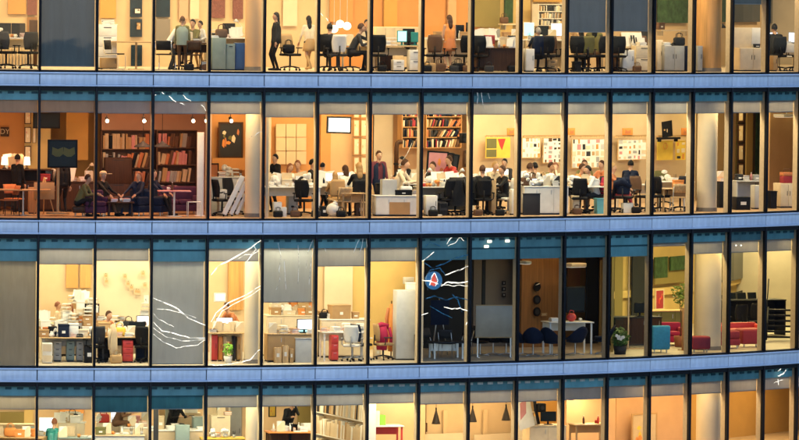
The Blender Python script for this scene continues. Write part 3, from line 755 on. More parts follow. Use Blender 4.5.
def body_mesh(pose, bare_arms, bare_legs):
    key = (pose, bare_arms, bare_legs)
    if key in _body: return _body[key]
    p = POSE[pose]; hip = Vector(p['hip']); lx, ly = p['lean']
    chest = hip+Vector((lx*.7, ly*.7, .33)); ln = math.hypot(lx, ly)
    neck = hip+Vector((lx*1.1, ly*1.1, .54-ln*ln*.5)); head = neck+Vector((lx*.15, ly*.2-.02, .165))
    segs = []                                        # (a, b, ra, rb, region)
    b = MB()
    def cap(a, c, r0, r1, reg):
        a, c = Vector(a), Vector(c); segs.append((a, c, r0, r1, reg)); b.cyl(a, c, r0, r1, 12); b.ell(a, r0, 12, 8); b.ell(c, r1, 12, 8)
    up = (neck-hip).normalized()
    for sx in (-1, 1):
        x = Vector((sx, 0, 0))
        cap(hip+x*.07, chest+x*.085, .105, .105, 'top'); cap(chest+x*.085, neck+x*.09-up*.1, .1, .075, 'top')
        cap(neck+x*.02-up*.05, neck+x*.15-up*.055, .06, .058, 'top')
    cap(hip+Vector((-.07, 0, -.02)), hip+Vector((.07, 0, -.02)), .115, .115, 'bottom')
    cap(neck-up*.03, head-Vector((0, 0, .06)), .058, .052, 'skin')
    hands = []
    for i, sx in enumerate((-1, 1)):
        sh = neck+Vector((sx*.175, 0, 0))-up*.06; ht = Vector(p['hands'][i])
        el, wr = _ik(sh, ht, .29, .26, (sx*.5, .5, -.8))
        cap(sh, el, .055, .043, 'skin' if bare_arms == 2 else 'top'); cap(el, wr, .042, .03, 'skin' if bare_arms else 'top')
        f = (wr-el).normalized(); pm_ = wr+f*.07; cap(wr+f*.01, pm_, .03, .032, 'skin'); hands.append((wr, f, sx))
        hj = hip+Vector((sx*.095, 0, -.02)); ft = Vector(p['feet'][i])
        kn, an = _ik(hj, ft+Vector((0, 0, .035)), .43, .43, (sx*.08, -1, .1))
        cap(hj, kn, .088, .058, 'bottom' if bare_legs < 2 else 'skin'); cap(kn, an, .056, .038, 'bottom' if not bare_legs else ('skin' if bare_legs == 1 else 'shoe'))
        cap(an-Vector((0, -.02, .04)), an+Vector((sx*.02, -.17, -.045)), .042, .034, 'shoe')
    b.ell(head, (.076, .095, .118), 16, 12); segs.append((head, head+Vector((0, 0, .001)), .1, .1, 'skin'))
    b.ell(head+Vector((0, -.03, -.07)), (.05, .06, .045), 12, 8); b.ell(head+Vector((0, -.098, -.012)), (.013, .02, .024), 8, 6)
    for sx in (-1, 1): b.ell(head+Vector((sx*.076, .012, -.005)), (.012, .02, .032), 8, 6)
    me = b.mesh('body', 'skin'); o = bpy.data.objects.new('tmp', me); col.objects.link(o)
    md = o.modifiers.new('r', 'REMESH'); md.mode = 'VOXEL'; md.voxel_size = .017; md.use_smooth_shade = True
    sm = o.modifiers.new('s', 'SMOOTH'); sm.iterations = 2; sm.factor = .4
    dg = bpy.context.evaluated_depsgraph_get(); ev = bpy.data.meshes.new_from_object(o.evaluated_get(dg)); bpy.data.objects.remove(o)
    out = MB(); regs = ['skin', 'top', 'bottom', 'shoe']
    out.v = [tuple(v.co) for v in ev.vertices]
    for f in ev.polygons:
        c = f.center; best, reg = 9, 'skin'
        for a, e, r0, r1, g in segs:
            t = max(0, min(1, (c-a).dot(e-a)/max(1e-9, (e-a).length_squared))); dd = (c-(a+(e-a)*t)).length-(r0+(r1-r0)*t)
            if dd < best: best, reg = dd, g
        out.f.append(tuple(f.vertices)); out.mi.append(regs.index(reg)); out.sm.append(True)
    out.cur = 0
    for wr, f, sx in hands:                           # five separate, bent fingers on each palm
        side = f.cross(Vector((0, 0, 1)));  side = side.normalized() if side.length > .1 else Vector((0, 1, 0)); dn = f.cross(side).normalized()
        if dn.z > 0: dn = -dn
        for q, L in enumerate((.07, .082, .077, .06)):
            p0 = wr+f*.09+side*(q-1.5)*.019; out.tube([p0-f*.02, p0+f*L*.45+dn*.008, p0+f*L*.75+dn*.025, p0+f*L*.9+dn*.042], .008, 6, [.009, .0085, .008, .006])
        th = side*(-sx if side.x*sx > 0 else sx); out.tube([wr+f*.035+side*-sx*.02, wr+f*.06+side*-sx*.046+dn*.01, wr+f*.095+side*-sx*.05+dn*.025], .01, 6, [.012, .0105, .008])
    out.cur = 4
    for sx in (-1, 1): out.ell(head+Vector((sx*.03, -.085, .012)), (.011, .007, .007), 8, 6)
    out.cur = 5; out.ell(head+Vector((0, -.092, -.055)), (.022, .007, .006), 8, 6)
    _body[key] = (out, head, hip, neck, segs); return _body[key]
def person(row, px, d, pose, look, top, bottom='dark blue', hair='hair brown', rot=0, long=False, skirt=None, bare_arms=0, bare_legs=0, shoe='black', z=0, sc=1., jacket=None, cap=None, headset=False, group=None):
    out, head, hip, neck, segs = body_mesh(pose, bare_arms, bare_legs)
    r = empty('person'); out.build('body', ['skin', top, bottom, shoe, 'hair black', 'lips'], r)
    b = MB(); rn = random.Random(int(px)); n, k = 16, 9; vs = []
    for i in range(k+1):                              # hair: a shell over the crown and back of the head
        f = math.pi/2*(1-i/k*1.15)
        for j in range(n):
            a = 2*math.pi*j/n; front = max(0, -math.sin(a)); ff = f if f > 0 else f*(1-front)
            ff = max(ff, .55*front+.02) if front > .35 else ff
            vs.append(head+Vector((.088*math.cos(ff)*math.cos(a), .108*math.cos(ff)*math.sin(a)+.012, .13*math.sin(ff)+.006+rn.uniform(-.003, .003))))
    b.add(vs, [(i*n+j, i*n+(j+1) % n, (i+1)*n+(j+1) % n, (i+1)*n+j) for i in range(k) for j in range(n)]+[tuple(range(n-1, -1, -1))], True)
    if long:
        b.ell(head+Vector((0, .07, -.09)), (.088, .05, .14), 12, 8); b.ell(head+Vector((0, .09, -.2)), (.075, .04, .1), 12, 8)
    b.build('hair', hair, r)
    if skirt:
        MB().lathe([(.15, .1), (.175, .0), (.2, -.18), (.215, -.3), (.2, -.3), (.16, 0)], 18, tuple(hip)).build('skirt', skirt, r)
    if jacket:                                         # open coat: a shell round the torso, slightly proud
        b = MB(); n = 16; vs = []; up = neck-hip
        for i in range(7):
            c = hip+up*(i/6*.92)-Vector((0, 0, .1*(1-i/6))); wx = (.2, .195, .19, .195, .205, .2, .13)[i]; wy = (.15, .145, .14, .14, .14, .12, .09)[i]
            for j in range(n+1):
                a = -math.pi/2+.35+(2*math.pi-.7)*j/n; vs.append(c+Vector((wx*math.cos(a), wy*math.sin(a), 0)))
        b.add(vs, [(i*(n+1)+j, i*(n+1)+j+1, (i+1)*(n+1)+j+1, (i+1)*(n+1)+j) for i in range(6) for j in range(n)], True).build('jacket', jacket, r)
    if cap:
        MB().ell(head+Vector((0, .005, .07)), (.1, .118, .075), 14, 8).box(-.07, .07, -.19, -.08, .055+head.z, .07+head.z).build('cap', cap, r)
    if headset:
        MB().tube([head+Vector((.1*math.cos(a), .01, .1*math.sin(a)+.05)) for a in [math.pi*i/8 for i in range(9)]], .012, 6).ell(head+Vector((.1, .01, 0)), (.02, .04, .05), 8, 6).ell(head+Vector((-.1, .01, 0)), (.02, .04, .05), 8, 6).build('headset', 'dark grey', r)
    v, th = F(px, d, row, z); put(r, v, ang(th, rot)); r.scale = (sc, sc, sc)
    tag(r, look, 'person', row, px, group); return r

# ================================================================== ROOMS (walls, columns, lights)
W1, W2, W3 = (1, .73, .38), (1, .74, .40), (1, .83, .53)
# top row
arcwall(0, -13, 330, 8, 'cream'); arcwall(0, 331, 480, 8, 'orange'); arcwall(0, 481, 530, 8, 'yellow'); arcwall(0, 531, 900, 8, 'cream')
for a in ((8, -40, 26, 14, 'orange'), (27, -40, 37, 15, 'maroon'), (27, 17, 37, 36, 'umber'), (100, -40, 116, 18, 'ochre'), (130, -40, 142, 17, 'night'), (130, 19, 142, 37, 'night'), (131, 45, 142, 66, 'night'),
          (156, -40, 170, 17, 'night'), (156, 19, 170, 42, 'grey'), (179, -40, 188, 19, 'pinkish'), (190, -40, 199, 19, 'white'), (212, -40, 225, 18, 'maroon'), (233, -40, 243, 19, 'maroon'),
          (330, -40, 353, 22, 'orange'), (283, -40, 297, 26, 'white'), (384, -40, 397, 27, 'ochre'), (448, -40, 456, 33, 'peach'), (474, -40, 500, 27, 'olive'), (505, -40, 513, 23, 'green'),
          (534, -40, 562, 2, 'ochre'), (733, -40, 760, 22, 'night'), (771, -40, 783, 23, 'night'), (790, -40, 799, 23, 'night'), (658, -40, 688, 23, 'green'), (712, -40, 729, 22, 'green')): wallrect(*a[:4], 7.9, a[4])
column(0, 253.5, 1.1, .26, 'peach'); column(0, 708, 1.1, .4, 'timber')
for px in range(-20, 820, 100):
    lamp(0, px, .52, 42, W2); lamp(0, px+40, 5.6, 50, W2)
# second row
arcwall(1, -13, 35, 6.5, 'orange'); arcwall(1, 36, 100, 7.5, 'ochre'); arcwall(1, 101, 208, 6.5, 'pinkish'); arcwall(1, 209, 372, 7, 'orange'); arcwall(1, 373, 470, 7.5, 'peach'); arcwall(1, 471, 695, 6.5, 'cream'); arcwall(1, 696, 735, 8, 'cream'); arcwall(1, 736, 768, 8, 'olive'); arcwall(1, 769, 900, 5, 'peach')
wallrect(330, 120, 368, 214, 6.9, 'peach'); wallrect(373, 112, 392, 214, 7.4, 'white'); wallrect(320, 112, 330, 214, 6.9, 'orange')
for i in range(3):
    for j in range(3): wallrect(276+i*10.3, 124+j*13.6, 285.6+i*10.3, 137+j*13.6, 6.85, 'cream')
for a in ((24, 100, 50, 214, 'yellow'), (66, 100, 88, 160, 'ochre'), (746, 105, 752, 205, 'yellow'), (756, 105, 760, 205, 'green')): wallrect(*a[:4], 6.2 if a[0] < 100 else 7.6, a[4])
column(1, 254.5, 1.0, .29, 'white'); column(1, 706.5, 1.0, .31, 'white')
pwall(1, 209.5, 1.6, 6.9, 'pinkish'); pwall(1, 266.6, .5, 6.9, 'white', px2=269)
for px, p in ((-10, 15), (25, 15), (60, 12), (110, 15), (140, 17), (180, 18)): lamp(1, px, 2.2, p*1.7, (1, .46, .18) if px < 100 else (1, .44, .22), .6)
for px in (230, 290, 345, 400, 450):
    lamp(1, px, .52, 40, W2); lamp(1, px+10, 5.4, 44, W2)
for px in (500, 555, 610, 665):
    lamp(1, px, .52, 48, W3); lamp(1, px+10, 5., 50, W3)
for px in (725, 760, 790):
    lamp(1, px, .52, 36, W2); lamp(1, px, 5.2, 30, (1, .78, .34))
# third row
arcwall(2, -13, 330, 6, 'cream'); arcwall(2, 331, 421, 6, 'yellow'); arcwall(2, 424, 472, 6, 'dark'); arcwall(2, 473, 520, 6, 'grey'); arcwall(2, 521, 560, 5, 'umber'); arcwall(2, 561, 612, 7.5, 'ochre'); arcwall(2, 613, 900, 9, 'yellow')
pwall(2, 421.5, .5, 6.3, 'white'); pwall(2, 612, 2.0, 8.8, 'olive')
for a in ((66, 246, 78, 288, 'orange'), (80, 246, 91, 288, 'timber'), (228, 246, 243, 310, 'timber'), (324, 246, 352, 350, 'white'), (96, 246, 150, 352, 'white')): wallrect(*a[:4], 5.9, a[4])
for a in ((614, 246, 622, 350, 'olive'), (632, 246, 646, 330, 'dark'), (655, 257, 668, 278, 'green'), (655, 257, 690, 283, 'olive'), (671, 256, 688, 270, 'green'), (722, 250, 749, 280, 'night'), (722, 290, 766, 332, 'dark'), (790, 246, 797, 345, 'olive'), (716, 255, 728, 280, 'olive'), (614, 284, 790, 291, 'yellow')): wallrect(*a[:4], 8.8 if a[3] != 270 else 8.7, a[4])
column(2, 253.5, 1.0, .28, 'white'); column(2, 707, 1.3, .42, 'white')
for px in (10, 65, 120, 175, 225, 285, 340, 395):
    lamp(2, px, .52, 52, W3); lamp(2, px+8, 4.6, 46, W3)
for px, p in ((540, 10), (590, 11)): lamp(2, px, 3.6, p, (1, .6, .25), .5)
lamp(2, 450, 4, .25, (.6, .8, 1), .5); lamp(2, 492, 3, 1.0, (1, .75, .45), .5)
for px in (640, 690, 740, 785):
    lamp(2, px, .52, 40, (1, .72, .32)); lamp(2, px, 5.5, 115, (1, .78, .34))
for px in (770, 800, 825): lamp(2, px, 7.6, 90, (1, .78, .34))  # unseen lamps added to brighten the far yellow wall
# bottom row
arcwall(3, -13, 150, 8, 'cream'); arcwall(3, 151, 330, 8, 'cream'); arcwall(3, 331, 425, 6, 'cream'); arcwall(3, 426, 535, 6.5, 'cream'); arcwall(3, 536, 610, 5, 'ochre'); arcwall(3, 566, 615, 3.2, 'peach'); arcwall(3, 616, 690, 4, 'peach'); arcwall(3, 691, 900, 4, 'ochre')
for a in ((0, 412, 24, 424, 'olive'), (60, 405, 84, 416, 'orange'), (214, 405, 242, 440, 'grey'), (24, 405, 33, 440, 'yellow'), (298, 405, 312, 440, 'olive')): wallrect(*a[:4], 7.8, a[4])
column(3, 254, 1.0, .26, 'white'); column(3, 708, 1.0, .38, 'white')
for px in (10, 65, 120, 175, 225, 285, 340, 395):
    lamp(3, px, .52, 32, W3, z=3.72); lamp(3, px+8, 5.4, 36, W3, z=3.72)
for px in (430, 480, 530):
    lamp(3, px, .52, 26, W2, z=3.72); lamp(3, px+8, 4.8, 42, W2, z=3.72)
lamp(3, 588, 2.5, 40, W2, .25, z=3.3)
for px in (640, 690, 740, 785):
    lamp(3, px, .52, 26, (1, .68, .34), z=3.72); lamp(3, px, 2.6, 34, (1, .66, .32), z=3.72)  # inner row of unseen lamps added to brighten the back wall

# ================================================================== TOP ROW
# first window
D = desk(0, 8, 1.6, 1.9, 'white desk with slatted front and dark monitors', 'desk with slatted front', 'white', 'cream', 'legs', h=.9)
item(D, 'monitor', 4, .1, 'screen dark', rot=20, w=.42); item(D, 'monitor', 17, .12, 'screen dark', rot=-35, w=.4); item(D, 'monitor', 21.5, -.02, 'screen dark', rot=60, w=.36); fill(D, -2, 24, 3, ['paper', 'tray', 'mug'], 7)
r = empty('radiator')
for i in range(12): rbox(-.55+i*.095, -.49+i*.095, -.04, .04, .08, .62, .01).build('radiator_fin', 'cream', r)
box(-.56, .57, -.02, .02, .05, .079).build('pipe', 'white', r); MB().box(-.5, -.47, -.03, .03, 0, .05).box(.5, .53, -.03, .03, 0, .05).build('foot', 'white', r)
tag(stand(r, 0, 14, 2.4), 'cream radiator with upright fins under the desk', 'radiator', 0, 14)
tag(stand(office_chair('black', 'black'), 0, 28, .9, 200), 'black mesh office chair turned to the desk', 'office chair', 0, 28)
cabinet(0, 29, 37, 20, 6, 'brown wood filing cabinet against the wall', c='dark wood', n=1)
# third window
D = cabinet(0, 97, 116, 25, 2.2, 'tall white photocopier with paper piled on top', 'photocopier', 'white', 'drawers', .6, n=4)
for i, x in enumerate((101, 105, 110, 113)): item(D, 'paper', x, -.1+.07*(i % 3), seed=i, look='white paper pile on tall photocopier')
cabinet(0, 100, 117, 58, 1.2, 'low grey wood cabinet in front of photocopier', c='tan', style='doors', dp=.3, n=1)
tag(stand(wire_chair('black', 'cream'), 0, 114, .8, 60), 'cantilever chair with black seat and pale frame', 'chair', 0, 114)
D = desk(0, 136, 1.5, 1.5, 'thin cream table on one post', 'thin table', 'tan', 'tan', 'post', dp=.6, h=.82)
hung('picture', 'pale figures poster on the dark inner window', 'poster', 0, 134, 8, 141, 14, 7.8, frame_fn('paper', 'black', 3, 5, ('brown', 'black')))
hung('picture', 'pale window card on lower dark pane', 'poster', 0, 136, 22, 141, 30, 7.8, frame_fn('cardboard', 'black', 2, 6, ('paper', 'black')))
# fourth window: three people round a table
D = desk(0, 193, 1.7, 1.3, 'dark table where three people meet', 'dark meeting table', 'dark wood', 'dark wood', 'legs', dp=.8, h=.8)
fill(D, 186, 202, 9, ['paper', ('books', 'olive'), ('bag', 'dark grey')], 6)
person(0, 171, 1.3, 'bend', 'person in white shirt leaning over the meeting table', 'white', 'dark grey', 'hair brown', rot=70, sc=.9)
person(0, 182, .9, 'stand', 'person in grey green jacket with back to the glass', 'olive', 'brown', 'hair brown', rot=170, sc=.9, jacket='grey green')
person(0, 193, 2.4, 'sit', 'dark haired person in green top behind the table', 'olive', 'brown', 'hair black', rot=-30, z=.15, sc=1.)
person(0, 201, 2.6, 'talk', 'person in white top at the table end', 'white', 'tan', 'hair black', rot=-60, sc=.82)
tag(stand(wire_chair('black', 'chrome'), 0, 165, .7, 160), 'cantilever chair with black seat and chrome arms', 'chair', 0, 165)
tag(stand(side_chair('dark wood', 'black'), 0, 193, .8, 180), 'dark wooden chair with back to the glass', 'chair', 0, 193)
cabinet(0, 201, 209, 62, .8, 'small grey box at the window corner', 'box', 'grey', 'carton', .3)
# fifth window
D1 = cabinet(0, 211, 225, 38, .9, 'tall pale grey metal cabinet', c='grey green', n=1, hc='grey')
D2 = cabinet(0, 225, 234, 44, .9, 'grey green cabinet between grey and blue cabinets', c='grey green', n=1, style='drawers')
D3 = cabinet(0, 234, 246, 43, .9, 'deep blue metal cabinet', c='blue', n=1, hc='dark blue')
item(D1, 'paper', 214, 0, look='white paper pile on tall grey cabinet'); item(D1, 'bag', 221, 0, 'brown', look='brown bag on tall grey cabinet')
D = desk(0, 226, 2.4, 1.3, 'cream desk behind the cabinets', 'desk behind the cabinets', 'white', 'cream', 'panel', h=.95)
item(D, 'lamp', 239, 0, 'white', rot=180); item(D, 'monitor', 229, .1, 'screen dark', w=.4, rot=150); fill(D, 214, 242, 14, ['paper', 'tray', 'mag', 'books'], 6)
# sixth window
person(0, 276, 1.0, 'stand', 'person in black suit facing left beside an office chair', 'black', 'black', 'hair black', rot=-80, jacket='black', sc=.98, long=True)
tag(stand(office_chair('tan', 'black', 'dark grey'), 0, 290, 1.2, 25), 'tan backed office chair between two standing people', 'office chair', 0, 290)
o = b_bag(None, 'black'); stand(o, 0, 288.5, 1.1, 10, .515); tag(o, 'black bag on the seat of the tan office chair', 'bag', 0, 288)
person(0, 309, 2.0, 'walk', 'long haired person in cream top and tan skirt walking away', 'cream', 'black', 'hair black', rot=195, long=True, skirt='tan', bare_legs=2, shoe='tan', sc=.93)
# seventh window
tag(stand(office_chair('black', 'black'), 0, 327, 1.3, 150), 'black office chair under seated person', 'office chair', 0, 327)
person(0, 329, 1.4, 'sit', 'seated person in dark suit facing away', 'dark grey', 'dark grey', 'hair black', rot=150, sc=1.05)
tag(stand(office_chair('white', 'dark grey', 'dark grey'), 0, 337, .8, 185), 'white backed office chair nearest the glass', 'office chair', 0, 337)
D = desk(0, 358, 2.1, 1.2, 'white desk shared by the seated pair', 'pair desk', 'white', 'cream', 'legs', h=.76)
person(0, 352, 1.3, 'think', 'seated person in dark jacket leaning on a hand', 'dark grey', 'black', 'hair brown', rot=80, sc=1.08)
tag(stand(office_chair('tan', 'dark grey', 'dark grey'), 0, 350, 1.45, 260), 'tan office chair under person leaning on hand', 'office chair', 0, 350)
person(0, 366, 4, 'stand', 'dark haired person far behind the pair desk', 'cream', 'brown', 'hair black', rot=20, sc=.86)
fill(D, 345, 370, 20, ['paper', 'mug', 'books'], 8)
for i, (x, y) in enumerate(((334, 29), (340, 24), (347, 26))):
    def shade(r, w, h): MB().ell((0, 0, h/2), (w/2, w/2, h/2), 16, 10).build('paper_globe', 'lit shade', r); MB().cyl((0, 0, h), (0, 0, h+1.6), .006).build('cord', 'white', r)
    hung('globe_lamp', 'glowing white paper globe lamp', 'lamp', 0, x-4, y-4, x+4, y+4, 4, shade, 'paper globe lamps')
# eighth window
D = desk(0, 397, 1.4, 1.4, 'cream desk with teal framed screens', 'teal screen desk', 'pale wood', 'cream', 'legs', h=.76, dp=.8)
item(D, 'monitor', 401, -.1, 'screen cyan', w=.3, h=.34, body='teal'); item(D, 'monitor', 410, .2, 'screen dark', w=.36, h=.4, rot=-10, z=.0); item(D, 'monitor', 415, 0, 'teal', w=.26, h=.3, body='teal', look='teal panel screen on teal screen desk')
item(D, 'laptop', 378, -.05, 'screen white', rot=150); item(D, 'tray', 387, .1, 'cream'); item(D, 'tray', 393, .12, 'white'); item(D, 'paper', 384, -.2)
cabinet(0, 392, 403, 60, .8, 'low white pedestal under the teal screen desk', c='white', style='drawers', n=2, dp=.35)
cabinet(0, 408, 420, 50, .9, 'white drawer cabinet with dark slot', c='white', style='drawers', n=2, dp=.4)
cabinet(0, 376, 391, 50, 2.2, 'brown wooden cupboard behind the desk', c='dark wood', n=2)
cabinet(0, 374, 420, 27, 5, 'long cream shelf unit along the back', 'shelf unit', 'cream', n=5)
# ninth window
person(0, 449, 1.6, 'stand', 'person in long orange dress seen from the back', 'orange', 'skin', 'hair brown', rot=200, skirt='rust', bare_arms=2, bare_legs=1, long=True, sc=.96)
tag(stand(office_chair('brown', 'black', 'black'), 0, 434, 1.2, 170), 'brown mesh office chair left of orange dress', 'office chair', 0, 434)
tag(stand(office_chair('black', 'black'), 0, 464, 1.2, 190), 'black office chair right of orange dress', 'office chair', 0, 464)
D = desk(0, 447, 3.0, 1.5, 'white desk behind the orange dress', 'back desk', 'white', 'cream', 'panel', h=.95)
item(D, 'monitor', 458, .1, 'screen dark', w=.42); item(D, 'monitor', 468, -.05, 'screen dark', w=.3, h=.4, rot=50); fill(D, 428, 470, 31, ['paper', 'tray', 'box', 'mag'], 7)
for x, c in ((430, 'tan'), (440, 'brown'), (458, 'black')):
    o = b_bag(None, c); stand(o, 0, x, .5, 15); tag(o, f'{c} bag on the floor by the glass', 'bag', 0, x)
# tenth window
D = desk(0, 495, .8, 1.35, 'dark brown desk with deep front panel', 'dark brown desk', 'dark wood', 'dark wood', 'front', h=.72)
tag(stand(office_chair('dark red', 'brown', 'black'), 0, 484, 1.9, 200), 'dark red office chair with reclined back', 'office chair', 0, 484)
fill(D, 478, 513, 40, ['paper', 'paper', 'books', 'mug'], 7)
D = desk(0, 497, 2.6, 1.5, 'white desk with screens along the olive wall', 'olive wall desk', 'white', 'cream', 'panel', h=.95)
fill(D, 478, 516, 41, [('monitor', 'screen white'), 'tray', 'paper', 'mag', 'box'], 8)
def shelf(r, w, h): box(-w/2, w/2, -.12, .12, 0, .04).build('shelf_board', 'cream', r); MB().box(-w/2+.1, -w/2+.13, -.1, .12, -.15, 0).box(w/2-.13, w/2-.1, -.1, .12, -.15, 0).build('bracket', 'steel', r)
S = hung('wall_shelf', 'cream wall shelf carrying dark ornaments', 'shelf', 0, 500, 20, 519, 25, 7.6, shelf)
v, th = Wp(504, 23.5, 7.55); o = b_bag(None, 'brown'); put(o, v, th); o.scale = (.8,)*3; tag(o, 'brown satchel on the cream wall shelf', 'bag', 0, 504)
# eleventh window
def books_unit(row, x0, x1, y0, y1, d, n, cols, look, seed, c='white', tilt=.2, bookname='book', depth=.28, full=True, grp=None, zfloor=None, back=None, bs=1., rot=0, wid=None):
    "open shelf unit with every book its own thing"
    pxm = (x0+x1)/2; v, th = Wp(pxm, y1, d); s = scl(v); w = wid or (x1-x0)/(s*math.cos(th)); h = (y1-y0)/s; th += R_(rot)
    r = empty('bookcase'); t = .025
    for x in (-w/2, w/2-t): box(x, x+t, -depth/2, depth/2, 0, h).build('side_panel', c, r)
    for i in range(n+1): box(-w/2+t+.001, w/2-t-.001, -depth/2, depth/2, (h-t)*i/n, (h-t)*i/n+t).build('shelf_board', c, r)
    box(-w/2+t, w/2-t, depth/2+.001, depth/2+.012, 0, h).build('back_panel', back or c, r)
    zb = v.z
    put(r, v, th); tag(r, look, 'bookcase', row, pxm)
    rn = random.Random(seed); M = Matrix.Translation(v) @ Matrix.Rotation(th, 4, 'Z'); H = (h-t)/n; pool = {}
    for i in range(n):
        x = -w/2+t+.03; lean = 0
        while x < w/2-t-.05-.06*bs:
            bw, bh, bd = rn.choice((.025, .035, .05))*bs, H*rn.choice((.62, .72, .8)), .2; cc = rn.choice(cols); key = (bw, bh, cc)
            if key not in pool:
                b = MB(); b.rbox(-bw/2, bw/2, -.1, .1, 0, bh, .004); b.cur = 1; b.box(-bw/2+.003, bw/2-.003, -.095, .099, bh+.0002, bh+.001); pool[key] = b.mesh('book', [cc, 'paper'])
            o = bpy.data.objects.new('book', pool[key]); col.objects.link(o)
            if rn.random() < .12: lean = rn.uniform(0, tilt)
            L = M @ Matrix.Translation((x+bh*math.sin(lean)*0+bw/2, -.02, (h-t)*i/n+t+bw/2*math.sin(abs(lean))+.001)) @ Matrix.Rotation(lean, 4, 'Y')
            o.matrix_world = L; tag(o, f'{bookname} on the {look}', 'book', row, pxm, grp or f'books on the {look}', True)
            x += bw+.004+(.035 if rn.random() < .2 else 0)+abs(lean)*.02
    return r
books_unit(0, 534, 563, 4, 26, 7.6, 3, ['paper', 'grey', 'dark grey', 'tan', 'cream'], 'white wall shelf unit', 5, 'white', .15, 'pale or grey magazine', bs=1.5)
D = desk(0, 544, 1.9, 1.3, 'cream desk under the white shelf unit', 'shelf unit desk', 'white', 'cream', 'panel', h=.95)
item(D, 'monitor', 529, .1, 'screen cyan', w=.34, h=.42, body='white'); item(D, 'monitor', 557, .05, 'screen white', w=.38, h=.4, body='white'); item(D, 'monitor', 545, .2, 'screen dark', w=.34); fill(D, 527, 564, 44, ['paper', 'tray', 'box'], 8)
person(0, 538, .8, 'sit', 'person in dark blue jacket with headset facing away', 'dark blue', 'dark blue', 'hair grey', rot=180, headset=True, sc=1.0, jacket='dark blue')
tag(stand(office_chair('dark blue', 'black'), 0, 538, .7, 180), 'dark blue office chair under headset wearer', 'office chair', 0, 538)
tag(stand(office_chair('brown', 'black', 'black'), 0, 551, 1.2, 150), 'brown office chair right of headset wearer', 'office chair', 0, 551)
cabinet(0, 524, 533, 49, .6, 'white cupboard at left edge of window', c='white', n=1, dp=.3)
cabinet(0, 546, 556, 60, .8, 'small tan drawer pedestal', c='tan', style='drawers', n=2, dp=.3)
# twelfth window
D = desk(0, 588, 2.0, 1.25, 'white desk below the half drawn blind', 'half blind desk', 'white', 'cream', 'legs', h=.76)
person(0, 583, 1.4, 'type', 'person with dark bob at the half blind desk', 'brown', 'black', 'hair black', rot=180, long=True, sc=.95)
person(0, 594, 1.5, 'sit', 'taller person with full dark hair in olive top', 'olive', 'brown', 'hair black', rot=165, long=True, sc=1.13)
tag(stand(office_chair('olive', 'black', 'dark grey'), 0, 585, .9, 180), 'olive backed office chair', 'office chair', 0, 585)
tag(stand(office_chair('black', 'black'), 0, 600, 1.0, 200), 'black office chair with coat draped over back', 'office chair', 0, 600)
cabinet(0, 571, 579, 48, 2, 'cream pedestal at the desk end', c='cream', n=1)
cabinet(0, 573, 580, 62, .6, 'black bin by the glass', 'bin', 'black', 'bin', .28)
person(0, 571, 3.0, 'sit', 'dark haired person half hidden at window edge', 'tan', 'brown', 'hair black', rot=40, z=.15)
# thirteenth window
D = desk(0, 628, 1.8, 1.2, 'cream desk with a leaning display board', 'display board desk', 'cream', 'cream', 'panel', h=.74)
r = empty('display_board'); rbox(-.36, .36, 0, .02, 0, .45, .005, rx=-.3).build('board', 'paper', r); MB().box(-.1, -.04, -.075, -.07, .12, .36, rx=-.3).box(-.01, .05, -.075, -.07, .1, .36, rx=-.3).box(.08, .12, -.075, -.07, .12, .3, rx=-.3).build('dark_pictures', 'dark grey', r); rbox(-.36, .36, .18, .2, 0, .4, .005, rx=.3).build('stay', 'cardboard', r)
on(r, D, 632, .0, 10); tag(r, 'leaning white display board with dark pictures', 'board', 0, 632)
fill(D, 616, 650, 51, ['paper', 'books', 'mug'], 9)
D = cabinet(0, 620, 632, 50, .8, 'white cupboard under the display board', c='white', n=1, dp=.4); 
D = cabinet(0, 633, 650, 46, .9, 'cream open pedestal holding papers', c='cream', n=2, style='drawers', dp=.4); item(D, 'paper', 641)
cabinet(0, 612, 620, 48, 1.1, 'dark brown box cabinet at window edge', c='brown', n=2, style='drawers', dp=.3)
cabinet(0, 641, 649, 30, 3.5, 'dark slate screen panel standing behind', 'screen', 'dark grey', n=1, dp=.1)
# fourteenth window
D = cabinet(0, 661, 682, 46, .9, 'wide grey two door cabinet', c='grey', n=2)
cabinet(0, 682, 689, 46, 1.0, 'narrow navy cabinet beside grey cabinet', c='dark blue', n=1)
cabinet(0, 655, 661, 40, 1.2, 'cream pillar cupboard left of grey cabinet', c='cream', n=1, dp=.3)
item(D, 'phone', 674, 0, 'black', z=0, look='black desk phone on grey cabinet'); item(D, 'bag', 679, 0, 'black', look='black handbag on grey cabinet'); item(D, 'paper', 665)
S = hung('wall_shelf', 'white wall shelf below the green inner window', 'shelf', 0, 656, 28, 688, 31, 5.5, shelf)
o = b_box(None, 'brown'); v, th = Wp(659, 29.4, 5.5); put(o, v, th); tag(o, 'brown box at left end of white wall shelf', 'box', 0, 659)
# fifteenth window
D = cabinet(0, 702, 713, 40, .5, 'tall pale grey cabinet before timber column', c='light grey', n=1, dp=.25)
cabinet(0, 695.5, 701, 46, .5, 'narrow dark grey cabinet at window edge', c='grey', n=1, dp=.25)
r = empty('wall_lamp'); MB().lathe([(.03, .14), (.16, .0), (.15, 0), (.03, .13)], 16).build('lamp_shade', 'black', r); MB().tube([(0, 0, .14), (0, .1, .2), (0, .25, .2)], .012).build('arm', 'black', r); v, th = Wp(722, 28, 6); put(r, v, th); tag(r, 'small black wall lamp right of column', 'lamp', 0, 722)
